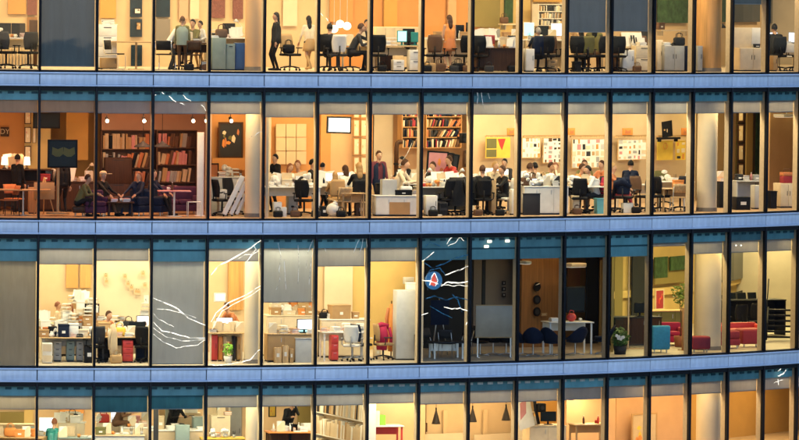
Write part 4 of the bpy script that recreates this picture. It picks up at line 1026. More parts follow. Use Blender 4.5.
# sixteenth window
D = cabinet(0, 735.5, 763, 48, .9, 'cream counter with dark slot below a cream screen', 'counter', 'cream', n=2, dp=.5)
r = empty('screen_partition'); rbox(-.52, .12, -.02, .02, 0, .62, .006).build('screen_panel', 'cream', r); rbox(.125, .42, -.02, .02, 0, .62, .006).build('screen_panel', 'white', r); on(r, D, 750, .2); tag(r, 'cream desk screen standing on counter', 'screen', 0, 750)
item(D, 'box', 757, .02, 'black', w=.16, d=.14, h=.12, look='small black box against cream screen')
# seventeenth window
person(0, 776, 1.2, 'type', 'person in black suit at desk facing away', 'black', 'black', 'hair black', rot=170, sc=1.12, jacket='black')
D = desk(0, 783, 2.0, 1.2, 'white desk before the person in black suit', 'white corner desk', 'white', 'cream', 'legs', h=.76)
item(D, 'monitor', 794, 0, 'screen white', w=.36, h=.34, body='grey', rot=-20); item(D, 'monitor', 772, .1, 'screen white', w=.44, h=.34, rot=5); item(D, 'paper', 786)
tag(stand(wire_chair('white', 'dark grey'), 0, 788, .7, 160), 'white backed chair on dark frame', 'chair', 0, 788)
tag(stand(office_chair('black', 'black'), 0, 777, .9, 175), 'black office chair under person in black suit', 'office chair', 0, 777)
cabinet(0, 771, 776, 56, .6, 'tan pedestal at left corner', c='tan', n=1, dp=.25)

for x, d, rt, c, k in ((6, 1.0, 150, 'dark grey', 'black'), (180, 1.5, 200, 'black', 'black'), (222, 1.8, 30, 'black', 'black'), (378, .9, 170, 'black', 'black'), (414, 1.7, 20, 'dark grey', 'black'), (441, 1.9, 30, 'black', 'black'), (479, .6, 160, 'black', 'black'), (508, 1.4, 200, 'black', 'black'),
        (546, .6, 170, 'black', 'black'), (577, .7, 160, 'black', 'black'), (606, 1.4, 190, 'dark grey', 'black'), (617, .6, 170, 'black', 'black'), (646, 1.6, 20, 'brown', 'black'), (757, 1.9, 10, 'black', 'black'), (794, .6, 200, 'black', 'black')):
    tag(stand(office_chair(c, k, 'black'), 0, x, d, rt), f'{c} office chair among the desks', 'office chair', 0, x)
for x, d, c in ((427, .35, 'black'), (454, .45, 'dark grey'), (467, .4, 'brown'), (382, .4, 'black'), (489, .3, 'dark grey'), (512, .35, 'black'), (189, .4, 'black'), (205, .7, 'brown'), (637, .3, 'brown')):
    o = b_bag(None, c); stand(o, 0, x, d, x % 40-20); o.scale = (.8, .8, .75); tag(o, f'{c} bag dropped on the floor', 'bag', 0, x)

# ================================================================== SECOND ROW
AF, TV = frame_fn, screen_fn
def txt(body, size, m, parent, loc, rz=0):
    cu = bpy.data.curves.new('t', 'FONT'); cu.body = body; cu.size = size; cu.align_x = 'CENTER'; cu.align_y = 'CENTER'; cu.extrude = .002
    o = bpy.data.objects.new('t', cu); col.objects.link(o); dg = bpy.context.evaluated_depsgraph_get()
    me = bpy.data.meshes.new_from_object(o.evaluated_get(dg)); bpy.data.objects.remove(o); me.materials.clear(); me.materials.append(P(m))
    q = bpy.data.objects.new('lettering', me); col.objects.link(q); q.parent = parent; q.location = loc; q.rotation_euler = (math.pi/2, 0, rz); return q
def plaque(r, w, h): rbox(-w/2, w/2, 0, .03, 0, h, .006).build('plate', 'dark wood', r); txt('DY', h*.75, 'beige', r, (0, -.004, h/2))
def pendant(r, w, h):
    MB().lathe([(.03, h), (.05, h*.8), (w/2, .02), (w/2, 0), (w/2-.02, .0), (.04, h*.7)], 24).build('lamp_shade', 'dark grey', r); MB().cyl((0, 0, h), (0, 0, h+1.2), .008).build('cord', 'black', r)
def spot(row, px, py, d, pw=14, c=(1, .6, .3), z=None):
    v, th = Wp(px, py, d); r = empty('spotlight'); put(r, v, th)
    MB().cyl((0, -.02, .05), (0, .12, .12), .055, .045, 14).build('lamp_head', 'dark grey', r); MB().ell((0, -.045, .03), (.05, .03, .05), 12, 8).build('bulb', 'lit', r)
    MB().cyl((0, .06, .1), (0, .06, PITCH*(1-row)+3.79-v.z), .01).build('stem', 'dark grey', r)
    tag(r, 'lit spotlight hanging below the blind', 'spotlight', row, px, 'spotlights of the lounge')
    li = bpy.data.lights.new('spot_glow', 'POINT'); li.energy = pw; li.color = c; li.shadow_soft_size = .06; o = bpy.data.objects.new('spot_glow', li); col.objects.link(o); o.parent = r; o.location = (0, -.14, .0)
for i, (x0, y0, x1, y1) in enumerate(((24.5, 110, 31, 124), (24.5, 127, 31, 143), (24.5, 146, 31, 161), (32.5, 127, 36, 143))):
    hung('picture', 'dark framed pale print on the wall column', 'picture', 1, x0, y0, x1, y1, 6.0, AF('cream', 'dark wood', 2, i, ('pink', 'paper')), 'framed prints by first mullion')
hung('plaque', 'dark plaque with pale letters on the orange wall', 'plaque', 1, .5, 127, 9, 136.5, 6.4, plaque)
D = desk(1, 16, 4.5, 2.2, 'dark long desk along the orange wall', 'dark long desk', 'dark wood', 'dark wood', 'panel', h=1.25, dp=.7)
for x in (4, 26.5):
    r = empty('table_lamp'); MB().lathe([(0, .0), (.08, 0), (.03, .05), (.02, .14)], 14).build('lamp_base', 'dark wood', r); MB().lathe([(.1, .12), (.08, .36), (.07, .36), (.09, .12)], 18).build('lamp_shade', 'lit shade', r); on(r, D, x, -.1); tag(r, 'glowing white table lamp on dark long desk', 'lamp', 1, x)
    li = bpy.data.lights.new('lamp_glow', 'POINT'); li.energy = 8; li.color = (1, .65, .32); li.shadow_soft_size = .1; o = bpy.data.objects.new('lamp_glow', li); col.objects.link(o); o.parent = r; o.location = (0, 0, .5)
fill(D, 9, 24, 61, [('books', 'dark red'), ('box', 'black'), ('bottle', 'brown')], 5)
person(1, 17, 3.4, 'stand', 'person in black standing against dark long desk', 'black', 'black', 'hair black', rot=140, sc=.98)
D = desk(1, 23, 1.3, 1.6, 'plain wooden table near the glass', 'wooden table', 'wood', 'steel', 'post', dp=.8, h=.76)
tag(stand(side_chair('rust', 'dark grey'), 1, 9, 1.2, -70), 'rust coloured chair left of wooden table', 'chair', 1, 9)
tag(stand(side_chair('rust', 'dark grey'), 1, 14, 2.2, 30), 'rust coloured chair behind the wooden table', 'chair', 1, 14)
cabinet(1, 28, 37, 188, 2.6, 'orange brown side cupboard beyond wooden table', c='wood', n=1)
# second window
hung('television', 'black television high on the wall behind mullion', 'television', 1, 33, 112.5, 60, 128.5, 5, TV('screen dark'))
def tvstand(r, w, h):
    z0 = h*.62; rbox(-w/2, w/2, -.03, .03, z0, h, .012).build('casing', 'black', r); box(-w/2+.05, w/2-.05, -.034, -.031, z0+.05, h-.05).build('screen', 'screen dark', r)
    b = MB(); 
    for x in (-w*.16, w*.22): b.prism([(x-.17, h*.8), (x-.06, h*.77), (x+.06, h*.77), (x+.17, h*.81), (x+.15, h*.9), (x, h*.87), (x-.16, h*.9)], -.037, -.035)
    b.build('screen_picture', 'olive', r)
    MB().cyl((-.12, .06, 0.05), (-.12, .06, h*.9), .04).build('pole', 'tan', r); MB().lathe([(0, .06), (.32, .05), (.34, 0), (0, 0)], 24, (-.12, .06, 0)).build('foot_plate', 'tan', r)
hung('television_stand', 'dark television on a tan floor stand', 'television', 1, 47, 139.5, 77, 214, 1.6, tvstand)
person(1, 63, 2.6, 'stand', 'person in dark clothes behind the television stand', 'black', 'black', 'hair black', rot=200, sc=.95)
person(1, 82, .9, 'crouch', 'person in olive shirt crouching forward and facing right', 'olive', 'black', 'hair brown', rot=70, sc=1.0)
r = ottoman(.42, .42, .3, 'dark wood'); stand(r, 1, 79, .95); tag(r, 'low dark stool under the crouching person', 'stool', 1, 79)
tag(stand(sofa(.62, 'purple', .7, .76, False), 1, 94, 1.0, 5), 'purple armchair seen from the back at mullion', 'armchair', 1, 94)
D = desk(1, 56, 4.4, 2.6, 'dark sideboard along the ochre wall', 'dark sideboard', 'dark wood', 'dark wood', 'counter', h=.9, cat='sideboard')
fill(D, 44, 90, 66, [('bottle', 'brown'), ('box', 'dark red'), ('books', 'rust'), ('bag', 'orange')], 8)
o = item(D, 'lamp', 88, 0, 'cream', look='cream desk lamp on dark sideboard')
r = empty('tripod_easel'); b = MB()
for x, y in ((-.3, -.1), (.3, -.1), (0, .35)): MB().tube([(x, y, 0), (0, 0, 1.1)], .016, 6).build('leg', 'tan', r)
rbox(-.3, .3, -.08, -.05, .45, .95, .005, rx=-.15).build('board', 'cardboard', r); tag(stand(r, 1, 44, 1.9), 'tan easel with a plain board left of television stand', 'easel', 1, 44)
# third and fourth windows: bookshelf lounge
mag = ['pink', 'beige', 'grey', 'tan', 'rust', 'brown', 'beige']
books_unit(1, 100, 153, 130, 206, 6.1, 4, mag + ['dark wood', 'black'], 'wide lounge bookcase', 71, 'brown', .3, 'lounge book', bs=2.2, grp='books of the lounge bookcases')
books_unit(1, 155, 196, 130, 200, 6.1, 4, mag, 'magazine rack with leaning covers', 72, 'brown', .35, 'leaning magazine', bs=2.6, grp='books of the lounge bookcases')
cabinet(1, 104, 131, 158, 5.2, 'dark wooden hi-fi cabinet before the bookcase', c='dark wood', n=2, style='drawers')
for px in (107, 144, 193, 206): spot(1, px, 122, 3.0)
hung('pendant_lamp', 'wide flat dark pendant lamp', 'lamp', 1, 134, 141, 152, 147, 3.2, pendant); hung('pendant_lamp', 'wide flat dark pendant lamp', 'lamp', 1, 153.5, 141, 171, 147, 3.2, pendant)
person(1, 105, 1.5, 'lounge', 'person in pale cap and black top lounging', 'black', 'brown', 'hair blond', rot=50, cap='beige', sc=1.0)
person(1, 135, 1.5, 'lounge', 'brown haired person in dark blue with crossed hands', 'dark blue', 'dark blue', 'hair red', rot=-40, long=True, sc=1.0)
person(1, 156, 1.7, 'lounge', 'person in dark clothes half behind mullion', 'dark blue', 'black', 'hair black', rot=60, sc=1.05)
tag(stand(sofa(.7, 'purple', .7, .72), 1, 103, 1.55, 50), 'purple armchair under capped person', 'armchair', 1, 103)
tag(stand(sofa(.75, 'dark blue', .7, .74), 1, 136, 1.6, -40), 'dark blue armchair under brown haired person', 'armchair', 1, 136)
tag(stand(sofa(.75, 'dark blue', .7, .78), 1, 156, 1.75, 60), 'dark blue armchair under person behind mullion', 'armchair', 1, 156)
D = desk(1, 120, 1.1, .8, 'low dark coffee table between the loungers', 'coffee table', 'dark wood', 'dark wood', 'legs', h=.42, dp=.5)
for x in (114, 121, 126): item(D, 'books' if x != 121 else 'mug', x, 0, 'pink' if x != 121 else 'white')
tag(stand(sofa(1.15, 'purple', .75, .82), 1, 178, 2.6, 0), 'long purple sofa below the magazine rack', 'sofa', 1, 178)
D = desk(1, 174, .9, .95, 'white cafe table on one post', 'cafe table', 'pink', 'white', 'post', h=.76, dp=.55)
item(D, 'mug', 168); item(D, 'bottle', 172, 0, 'brown')
r = empty('wire_stool'); rbox(-.2, .2, -.18, .18, .42, .445, .01).build('seat', 'white', r)
for x in (-.19, .19): MB().tube([(x, -.17, .42), (x, -.18, .01), (x, .18, .01), (x, .17, .42)], .011, 6).build('leg_frame', 'white', r)
tag(stand(r, 1, 194, .8), 'white wire stool right of cafe table', 'stool', 1, 194)
r = empty('tall_panel'); rbox(-.1, .1, -.03, .03, .02, 2.45, .01).build('panel', 'white', r); box(-.15, .15, -.12, .12, 0, .02).build('foot', 'white', r); tag(stand(r, 1, 200, 1.4), 'tall narrow white panel beside magazine rack', 'panel', 1, 200)
# fifth window
hung('picture', 'large dark picture of glowing shapes on the orange wall', 'picture', 1, 218, 122, 243, 158, 6.8, AF('dark grey', 'dark wood', 8, 12, ('olive', 'orange', 'cream', 'rust')))
spot(1, 231, 122, 2.4, 8)
wallrect(212, 158, 245, 170, 6.75, 'orange')
D = desk(1, 226, 3.0, 1.0, 'pale desk below the dark picture', 'pale picture desk', 'white', 'white', 'front', h=1.1)
fill(D, 214, 240, 81, [('box', 'white'), 'paper', 'tray'], 7)
tag(stand(office_chair('black', 'black'), 1, 222, 1.2, 110), 'black office chair facing the leaning boards', 'office chair', 1, 222)
tag(stand(office_chair('dark grey', 'dark grey', 'black'), 1, 233, 2.2, 40), 'dark grey office chair behind the leaning boards', 'office chair', 1, 233)
for i, (x, l, ww) in enumerate(((226, 1.25, .14), (233, 1.12, .12), (239, 1.0, .1))):
    r = empty('leaning_board'); L = Matrix.Rotation(.5, 4, 'Y'); rbox(-ww/2, ww/2, -.02+.07*i, .015+.07*i, 0, l, .006).build('board', 'white', r); box(-ww/2+.01, ww/2-.01, -.0215+.07*i, -.0205+.07*i, .05, l-.05).build('board_face', 'paper', r)
    v, th = F(x-2, .7, 1); put(r, v, ang(th)); r.rotation_euler.y = .45; r.location.z += .07; tag(r, 'white board leaning against the round column', 'board', 1, x, 'boards leaning on column')
cabinet(1, 218, 226, 190, 2.0, 'small white drawer unit behind black chair', c='white', style='drawers', n=3)
r = empty('standing_frame'); MB().box(-.2, -.17, -.02, .02, 0, 1.5).box(.17, .2, -.02, .02, 0, 1.5).box(-.17, .17, -.02, .02, 1.46, 1.5).box(-.17, .17, -.02, .02, 0, .04).build('frame', 'dark wood', r); box(-.17, .17, 0, .01, .04, 1.46).build('picture', 'rust', r)
tag(stand(r, 1, 213, 2.8, 35, .0), 'tall dark framed picture standing beside mullion', 'picture', 1, 213)
# sixth window
D = desk(1, 291, 1.6, 1.7, 'white desk heaped with crumpled papers', 'heaped white desk', 'white', 'white', 'legs', h=.86, dp=.8)
fill(D, 273.0, 309.0, 701, ['crumple', ('mug', 'red'), ('mag', 'dark grey'), ('bottle', 'dark blue'), ('box', 'white'), ('books', 'dark red'), 'fan', ('crumple', 'orange')], 6)
fill(D, 270, 312, 91, ['paper', 'paper', ('tray', 'white'), ('box', 'cream'), 'mug', ('monitor', 'screen white')], 4.5)
fill(D, 271, 310, 92, ['paper', 'paper', 'mug', ('bottle', 'orange')], 5, )
person(1, 275, 3.6, 'stand', 'person in dark coat at far left of window', 'black', 'black', 'hair black', rot=-60, jacket='black', sc=1.0)
person(1, 285, 2.6, 'type', 'brown haired person leaning low behind papers', 'cream', 'brown', 'hair red', rot=30, z=.2, long=True)
tag(stand(office_chair('black', 'black'), 1, 304, .9, 150), 'black office chair pulled back from heaped desk', 'office chair', 1, 304)
cabinet(1, 273, 281, 203, .8, 'white box with holes under heaped desk', 'box', 'white', 'carton', .3); cabinet(1, 281, 286, 208, .8, 'smaller white carton beside white box', 'box', 'white', 'carton', .26)
cabinet(1, 287, 297, 196, 2.3, 'grey cupboard under heaped desk', c='grey', n=1)
# seventh window
hung('television', 'lit white television hung high in the window', 'television', 1, 326.5, 116.5, 351.5, 133.5, 2.2, TV('screen white', 'dark grey', True), tilt=.02)
for i in range(4):
    for j, x in enumerate((353.2, 360.4)):
        hung('picture', 'tall wooden framed print on peach wall', 'picture', 1, x, 115+i*18.5-14, x+6.2, 115+i*18.5+3, 6.75, AF('cream', 'wood', 2, i+j, ('tan', 'paper')), 'framed prints on the peach wall')
D = desk(1, 340, 2.4, 1.7, 'white desk with bright monitors', 'bright monitor desk', 'white', 'white', 'legs', h=.86)
fill(D, 322.0, 358.0, 702, ['crumple', ('mug', 'red'), ('mag', 'dark grey'), ('bottle', 'dark blue'), ('box', 'white'), ('books', 'dark red'), 'fan', ('crumple', 'orange')], 6)
item(D, 'monitor', 332, .1, 'screen white', w=.42, h=.26, body='white'); item(D, 'monitor', 344, .1, 'screen white', w=.42, h=.28, body='white'); fill(D, 322, 352, 96, ['paper', 'mug', 'paper', ('bottle', 'white')], 5)
person(1, 322, 3.2, 'stand', 'person in dark jacket behind mullion', 'dark blue', 'black', 'hair black', rot=120, jacket='dark blue', sc=.86)
person(1, 336, 1.6, 'type', 'person with tan ponytail facing away', 'tan', 'tan', 'hair blond', rot=180, long=True, sc=.98)
person(1, 349, 1.9, 'type', 'light haired person in white top leaning in', 'white', 'cream', 'hair brown', rot=200, long=True, sc=1.12)
person(1, 359, 1.5, 'sit', 'blond person in black top facing away', 'black', 'black', 'hair blond', rot=185, long=True, sc=1.18)
tag(stand(office_chair('black', 'black'), 1, 358, 1.1, 180), 'black office chair under blond person', 'office chair', 1, 358)
tag(stand(office_chair('tan', 'tan', 'dark grey'), 1, 336, 1.3, 180), 'tan office chair under tan ponytail', 'office chair', 1, 336)
tag(stand(side_chair('pale wood', 'tan'), 1, 342, .8, 190), 'pale wooden chair nearest the glass', 'chair', 1, 342)
D = desk(1, 352, .7, .75, 'small pale wooden table by the glass', 'small pale table', 'pale wood', 'tan', 'legs', h=.7, dp=.5)
r = empty('bag_bundle'); MB().ell((0, 0, .2), (.21, .18, .2), 14, 10).ell((.05, -.02, .36), (.1, .09, .08), 10, 8).build('bag_body', 'white', r); MB().ell((.05, -.02, .44), (.05, .05, .03), 10, 6).build('knot', 'white', r); tag(stand(r, 1, 333, .7), 'white tied bundle on the floor', 'bag', 1, 333)
cabinet(1, 320, 327, 207, .9, 'black box on the floor by mullion', 'box', 'black', 'carton', .3); cabinet(1, 355, 366, 204, 1.1, 'dark brown crate under small table', 'crate', 'brown', 'carton', .35)
# eighth window
D = desk(1, 397, .8, 1.45, 'white counter with brown front panel', 'white counter', 'white', 'white', 'counter', h=.62, dp=.6, cat='counter')
o = box(-.3, .32, -.325, -.302, .06, .42).build('front_panel', 'cardboard', D.o)
r = empty('crate'); MB().box(-.22, .22, -.16, .16, 0, .02).box(-.22, .22, -.16, -.145, .02, .46).box(-.22, .22, .145, .16, .02, .46).box(-.22, -.205, -.145, .145, .02, .46).box(.205, .22, -.145, .145, .02, .46).build('crate_wall', 'light grey', r); b = MB()
for i in range(6): b.ell((-.13+.05*i, .02*(-1)**i, .4), (.07, .09, .07), 10, 6)
b.build('crumpled_papers', 'paper', r); MB().ell((0, 0, .2), (.17, .12, .19), 10, 6).build('filling', 'paper', r); on(r, D, 388); tag(r, 'pale plastic crate of crumpled papers on white counter', 'crate', 1, 388)
item(D, 'box', 402, -.1, 'black', w=.5, d=.24, h=.16, look='flat black box on white counter'); item(D, 'paper', 414); item(D, 'bottle', 411, .1, 'white'); item(D, 'bag', 407, .15, 'white', look='white plastic bag on white counter')
item(D, 'mug', 418, 0, 'orange'); item(D, 'books', 417, .18, 'tan')
D2 = desk(1, 400, 2.6, 1.7, 'pale desk behind the white counter', 'pale back desk', 'white', 'cream', 'panel', h=.9)
fill(D2, 384, 420, 99, ['paper', ('monitor', 'screen white'), 'tray', ('bottle', 'orange')], 7)
person(1, 378, 1.7, 'stand', 'standing person in open dark jacket over maroon shirt', 'maroon', 'dark blue', 'hair brown', rot=15, jacket='dark blue', sc=1.09)
person(1, 396, 1.9, 'type', 'brown haired person in cream top facing right', 'cream', 'tan', 'hair brown', rot=60, sc=1.22, z=.05)
person(1, 408, 2.8, 'type', 'person in black top facing left', 'black', 'black', 'hair black', rot=-60, sc=1.22, z=.1)
dark = ['dark red', 'brown', 'dark grey', 'tan', 'black', 'dark blue', 'cream', 'rust']
books_unit(1, 399, 422, 106, 148, 6.9, 4, dark, 'left bookcase of the pair by mullion', 21, 'wood', .55, 'dark book', bs=1.0)
books_unit(1, 422.5, 460, 106, 148, 6.9, 4, dark, 'wide wooden wall bookcase', 22, 'wood', .65, 'dark book', bs=1.0)
def pipe(r, w, h): MB().tube([(-w*.2, 0, 0), (-w*.2, 0, h*.85), (-w*.1, 0, h*.97), (w*.1, 0, h), (w*.6, 0, h)], .07, 10).build('pipe_run', 'dark wood', r); MB().cyl((-w*.2, 0, h*.4), (-w*.2, 0, h*.45), .09).build('pipe_collar', 'black', r)
hung('pipe', 'thick dark bent pipe on the wall', 'pipe', 1, 394, 142, 401, 180, 6.6, pipe)
def arm(r, w, h): MB().tube([(-w/2, 0, 0), (w*.1, 0, h*.5), (w/2, 0, h)], .008, 6).build('lamp_arm', 'light grey', r); MB().lathe([(.02, .06), (.05, 0), (.045, 0), (.015, .06)], 12, (-w/2, 0, -.06)).build('lamp_head', 'light grey', r)
hung('lamp_arm', 'thin pale jointed lamp arm above people', 'lamp', 1, 400, 143, 412, 164, 2.4, arm)
cabinet(1, 376, 381, 184, 1.3, 'black bin left of standing person', 'bin', 'black', 'bin', .3)
for x, d, po, lk, tp, hr, rt, zz in ((300, 3.0, 'type', 'person with auburn hair bending behind the heap', 'orange', 'hair red', -30, .15), (311, 3.3, 'sit', 'person in dark top near the right mullion', 'black', 'hair black', 60, .15),
        (437, 2.8, 'type', 'person in dark grey top before leaning frames', 'dark grey', 'hair brown', -50, .1), (489, 2.3, 'type', 'light haired person in beige at white desk', 'beige', 'hair blond', 30, .12),
        (535, 2.2, 'sit', 'person in black behind brown bag', 'black', 'hair black', 200, .05), (544, 3.0, 'type', 'person in olive top below the snapshots', 'olive', 'hair brown', 40, .05), (602, 2.4, 'sit', 'person in rust top near pale blue bin', 'rust', 'hair brown', -60, .08), (629, 2.6, 'type', 'person in dark blue top by the sketches', 'dark blue', 'hair black', 150, .08)):
    person(1, x, d, po, lk, tp, 'black', hr, rot=rt, z=zz, sc=1.1)
for x, d, rt, c in ((447, .55, 200, 'black'), (606, 1.6, 160, 'dark grey'), (646, .7, 200, 'black'), (489, 1.0, 150, 'black')):
    tag(stand(office_chair(c, 'black', 'black'), 1, x, d+.3, rt), f'{c} office chair standing near the glass', 'office chair', 1, x)
# ninth window
for i, (x0, x1, m_, tl) in enumerate(((425, 447, 'pink', .06), (434, 451, 'dark wood', .12), (440, 455, 'dark grey', .18))):
    hung('picture', ('black framed picture of pink figure', 'black frame stacked second', 'black frame at back of stack')[i]+' leaning at wall', 'picture', 1, x0, 151+i, x1, 185, 4.0+i*.35, AF(m_, 'black', 5 if i == 0 else 0, 3, ('orange', 'cream', 'brown', 'rust')), tilt=tl)
D = desk(1, 440, 1.5, 1.5, 'grey desk piled with paper and tools', 'piled grey desk', 'light grey', 'grey', 'panel', h=.84, dp=.8)
fill(D, 422.0, 458.0, 703, ['crumple', ('mug', 'red'), ('mag', 'dark grey'), ('bottle', 'dark blue'), ('box', 'white'), ('books', 'dark red'), 'fan', ('crumple', 'orange')], 6)
fill(D, 425, 462, 103, ['paper', 'paper', ('bottle', 'olive'), ('lamp', 'white'), 'tray', ('mug', 'orange'), ('monitor', 'screen white')], 4.5)
person(1, 455, 3.2, 'type', 'person in red top facing left', 'red', 'brown', 'hair brown', rot=-70, z=.25, sc=1.1)
for x, rt in ((455, 170), (465, 190)):
    r = office_chair('black', 'black'); stand(r, 1, x, .9+(.25 if x == 465 else 0), rt); tag(r, 'black office chair buried under a dark coat', 'office chair', 1, x)
    c = empty('coat'); b = MB(); n = 14; vs = []
    for i in range(7):
        t = i/6
        for j in range(n): a = 2*math.pi*j/n; q = 1+.12*math.sin(3*a+i); vs.append(((.2+.1*t)*math.cos(a)*q, (.1+.05*t)*math.sin(a)*q+.27-.02*t, 1.14-.85*t))
    b.add(vs, [(i*n+j, i*n+(j+1) % n, (i+1)*n+(j+1) % n, (i+1)*n+j) for i in range(6) for j in range(n)]+[tuple(range(n-1, -1, -1))], True).build('coat_body', 'black', c)
    for s in (-1, 1): MB().tube([(s*.2, .25, 1.08), (s*.29, .22, .85), (s*.31, .2, .55)], .05, 8).build('sleeve', 'black', c)
    stand(c, 1, x, .9+(.25 if x == 465 else 0), rt); tag(c, 'black coat draped over an office chair', 'coat', 1, x)
cabinet(1, 424.5, 436, 196, .7, 'white pedestal at left of piled desk', c='white', n=1, dp=.35); cabinet(1, 438, 446, 203, .8, 'black computer tower under piled desk', 'computer', 'dark grey', 'tower', .4, hc='black'); cabinet(1, 428, 441, 215.3, .5, 'flat white paper tray on the floor', 'tray', 'white', 'plinth', .2)
def spk(r, w, h): rbox(-w/2, w/2, -.12, .08, 0, h, .02).build('cabinet_body', 'black', r); MB().cyl((0, -.125, h*.35), (0, -.12, h*.35), w*.3, n=18).build('cone', 'dark grey', r); MB().cyl((0, -.125, h*.75), (0, -.12, h*.75), w*.15, n=14).build('tweeter', 'dark grey', r); box(-.03, .03, .08, .3, h*.4, h*.6).build('bracket', 'black', r)
hung('loudspeaker', 'black wall loudspeaker right of bookcase', 'loudspeaker', 1, 460, 133, 466, 143, 4.5, spk)
hung('wall_panel_box', 'tall dark panel box on the wall below loudspeaker', 'box', 1, 463, 150, 467, 167, 5, lambda r, w, h: (rbox(-w/2, w/2, -.05, .05, 0, h, .01).build('panel_body', 'dark wood', r), box(-w/2+.02, w/2-.02, -.055, -.0505, .1, h-.1).build('panel_door', 'brown', r)))
# tenth window
def poster(r, w, h):
    box(-w/2, w/2, 0, .02, 0, h).build('backing', 'yellow', r); MB().box(-w/2+.02, -.06, -.004, -.001, .03, h*.42).box(-w/2+.02, -.06, -.004, -.001, h*.48, h-.03).build('dark_photos', 'olive', r)
    MB().prism([(-.02, h-.04), (w*.3, h-.04), (w*.16, h*.38), (.06, h*.6)], -.004, -.001).build('red_wedge', 'red', r)
hung('poster', 'yellow poster with dark photos and a red wedge', 'poster', 1, 485, 137.5, 511, 158, 6.2, poster)
def rail(r, w, h): box(-w/2, w/2, -.06, .0, 0, h).build('rail_board', 'pale wood', r); box(-w/2, w/2, -.07, -.061, h-.02, h+.01).build('lip', 'tan', r)
for a, b_ in ((484, 519), (521, 565), (568, 610), (612, 652), (654, 692)): hung('picture_rail', 'pale wooden ledge above the pinned sheets', 'ledge', 1, a, 135.2, b_, 137.4, 6.3, rail, 'pale ledges along the cream wall')
for i, (x0, x1) in enumerate(((507, 515), (568, 575), (622, 633), (681, 689))):
    def ob(r, w, h): rbox(-w/2, w/2, -.02, .02, 0, h, .004).build('card', 'orange', r); MB().prism([(-w*.3, h*.2), (w*.25, h*.25), (w*.3, h*.75), (-.02, h*.55), (-w*.25, h*.8)], -.024, -.0205).build('printed_shape', 'rust', r)
    hung('orange_card', 'small orange card on the pale ledge', 'card', 1, x0, 128, x1, 135, 6.22, ob)
person(1, 482, .9, 'sit', 'brown haired person in black seen from behind', 'black', 'black', 'hair brown', rot=165, sc=1.12, jacket='black')
tag(stand(office_chair('black', 'black'), 1, 483, .7, 170), 'black office chair under person seen from behind', 'office chair', 1, 483)
person(1, 503, 1.3, 'sit', 'person in black with bowed head facing left', 'black', 'black', 'hair brown', rot=-75, sc=1.1)
person(1, 507, 3.0, 'type', 'dark haired person at the wall monitor', 'dark grey', 'black', 'hair black', rot=-40, z=.3)
tag(stand(office_chair('white', 'white', 'light grey'), 1, 508, 1.1, -75), 'white office chair under person with bowed head', 'office chair', 1, 508)
D = desk(1, 492, 2.6, 1.5, 'white desk below the yellow poster', 'poster desk', 'white', 'white', 'legs', h=.84)
fill(D, 474.0, 510.0, 704, ['crumple', ('mug', 'red'), ('mag', 'dark grey'), ('bottle', 'dark blue'), ('box', 'white'), ('books', 'dark red'), 'fan', ('crumple', 'orange')], 6)
item(D, 'monitor', 490, .1, 'screen white', w=.34, h=.4, body='grey'); item(D, 'monitor', 503, .12, 'screen white', w=.4, h=.36, body='white'); fill(D, 477, 508, 111, ['paper', 'mug', 'tray'], 6)
cabinet(1, 489, 494, 180, 1.2, 'tan side panel cabinet between the chairs', c='tan', n=1); cabinet(1, 510, 516, 190, .7, 'narrow white cabinet at right mullion', c='white', n=1, dp=.3)
# eleventh window
PB = ['cream', 'light grey', 'pink', 'grey', 'dark grey', 'tan', 'beige', 'beige', 'cream', 'orange']
for x0, x1, y0, y1, n, sd, lk in ((521, 541, 137.5, 158, 22, 1, 'white pinboard with coloured sheets'), (542, 563, 137.5, 163, 22, 2, 'white pinboard with dark snapshots'), (570, 606, 138.5, 168, 34, 3, 'cream pinboard crowded with small sketches'), (616, 648, 139, 160, 22, 4, 'cream pinboard with pink and grey drawings')):
    hung('pinboard', lk, 'pinboard', 1, x0, y0, x1, y1, 6.25, board_fn('paper', n, sd, PB if sd != 2 else ['dark grey', 'grey', 'brown', 'pink', 'paper']))
D = desk(1, 543, .8, 1.42, 'white desk with long white drawer front', 'white drawer desk', 'white', 'white', 'counter', h=.86, dp=.7)
fill(D, 525.0, 561.0, 705, ['crumple', ('mug', 'red'), ('mag', 'dark grey'), ('bottle', 'dark blue'), ('box', 'white'), ('books', 'dark red'), 'fan', ('crumple', 'orange')], 6)
cabinet(1, 522.5, 540, 194, .38, 'large flat black panel against desk front', 'panel', 'dark grey', 'plinth', .06)
fill(D, 524, 562, 121, ['paper', ('bag', 'brown'), ('books', 'white'), 'mug', ('laptop', 'screen white')], 6)
item(D, 'bag', 533, .12, 'brown', look='brown bag with loops on white drawer desk'); item(D, 'bag', 543, .1, 'tan', look='tan bag with loops on white drawer desk')
person(1, 524, 1.9, 'type', 'person with brown hair at left mullion', 'brown', 'brown', 'hair brown', rot=120, sc=1.15)
person(1, 556, 1.8, 'think', 'light haired person in cream top resting chin', 'cream', 'cream', 'hair red', rot=-30, sc=1.17)
tag(stand(office_chair('olive', 'olive', 'black'), 1, 547, 2.4, 20), 'olive office chair beyond white drawer desk', 'office chair', 1, 547)
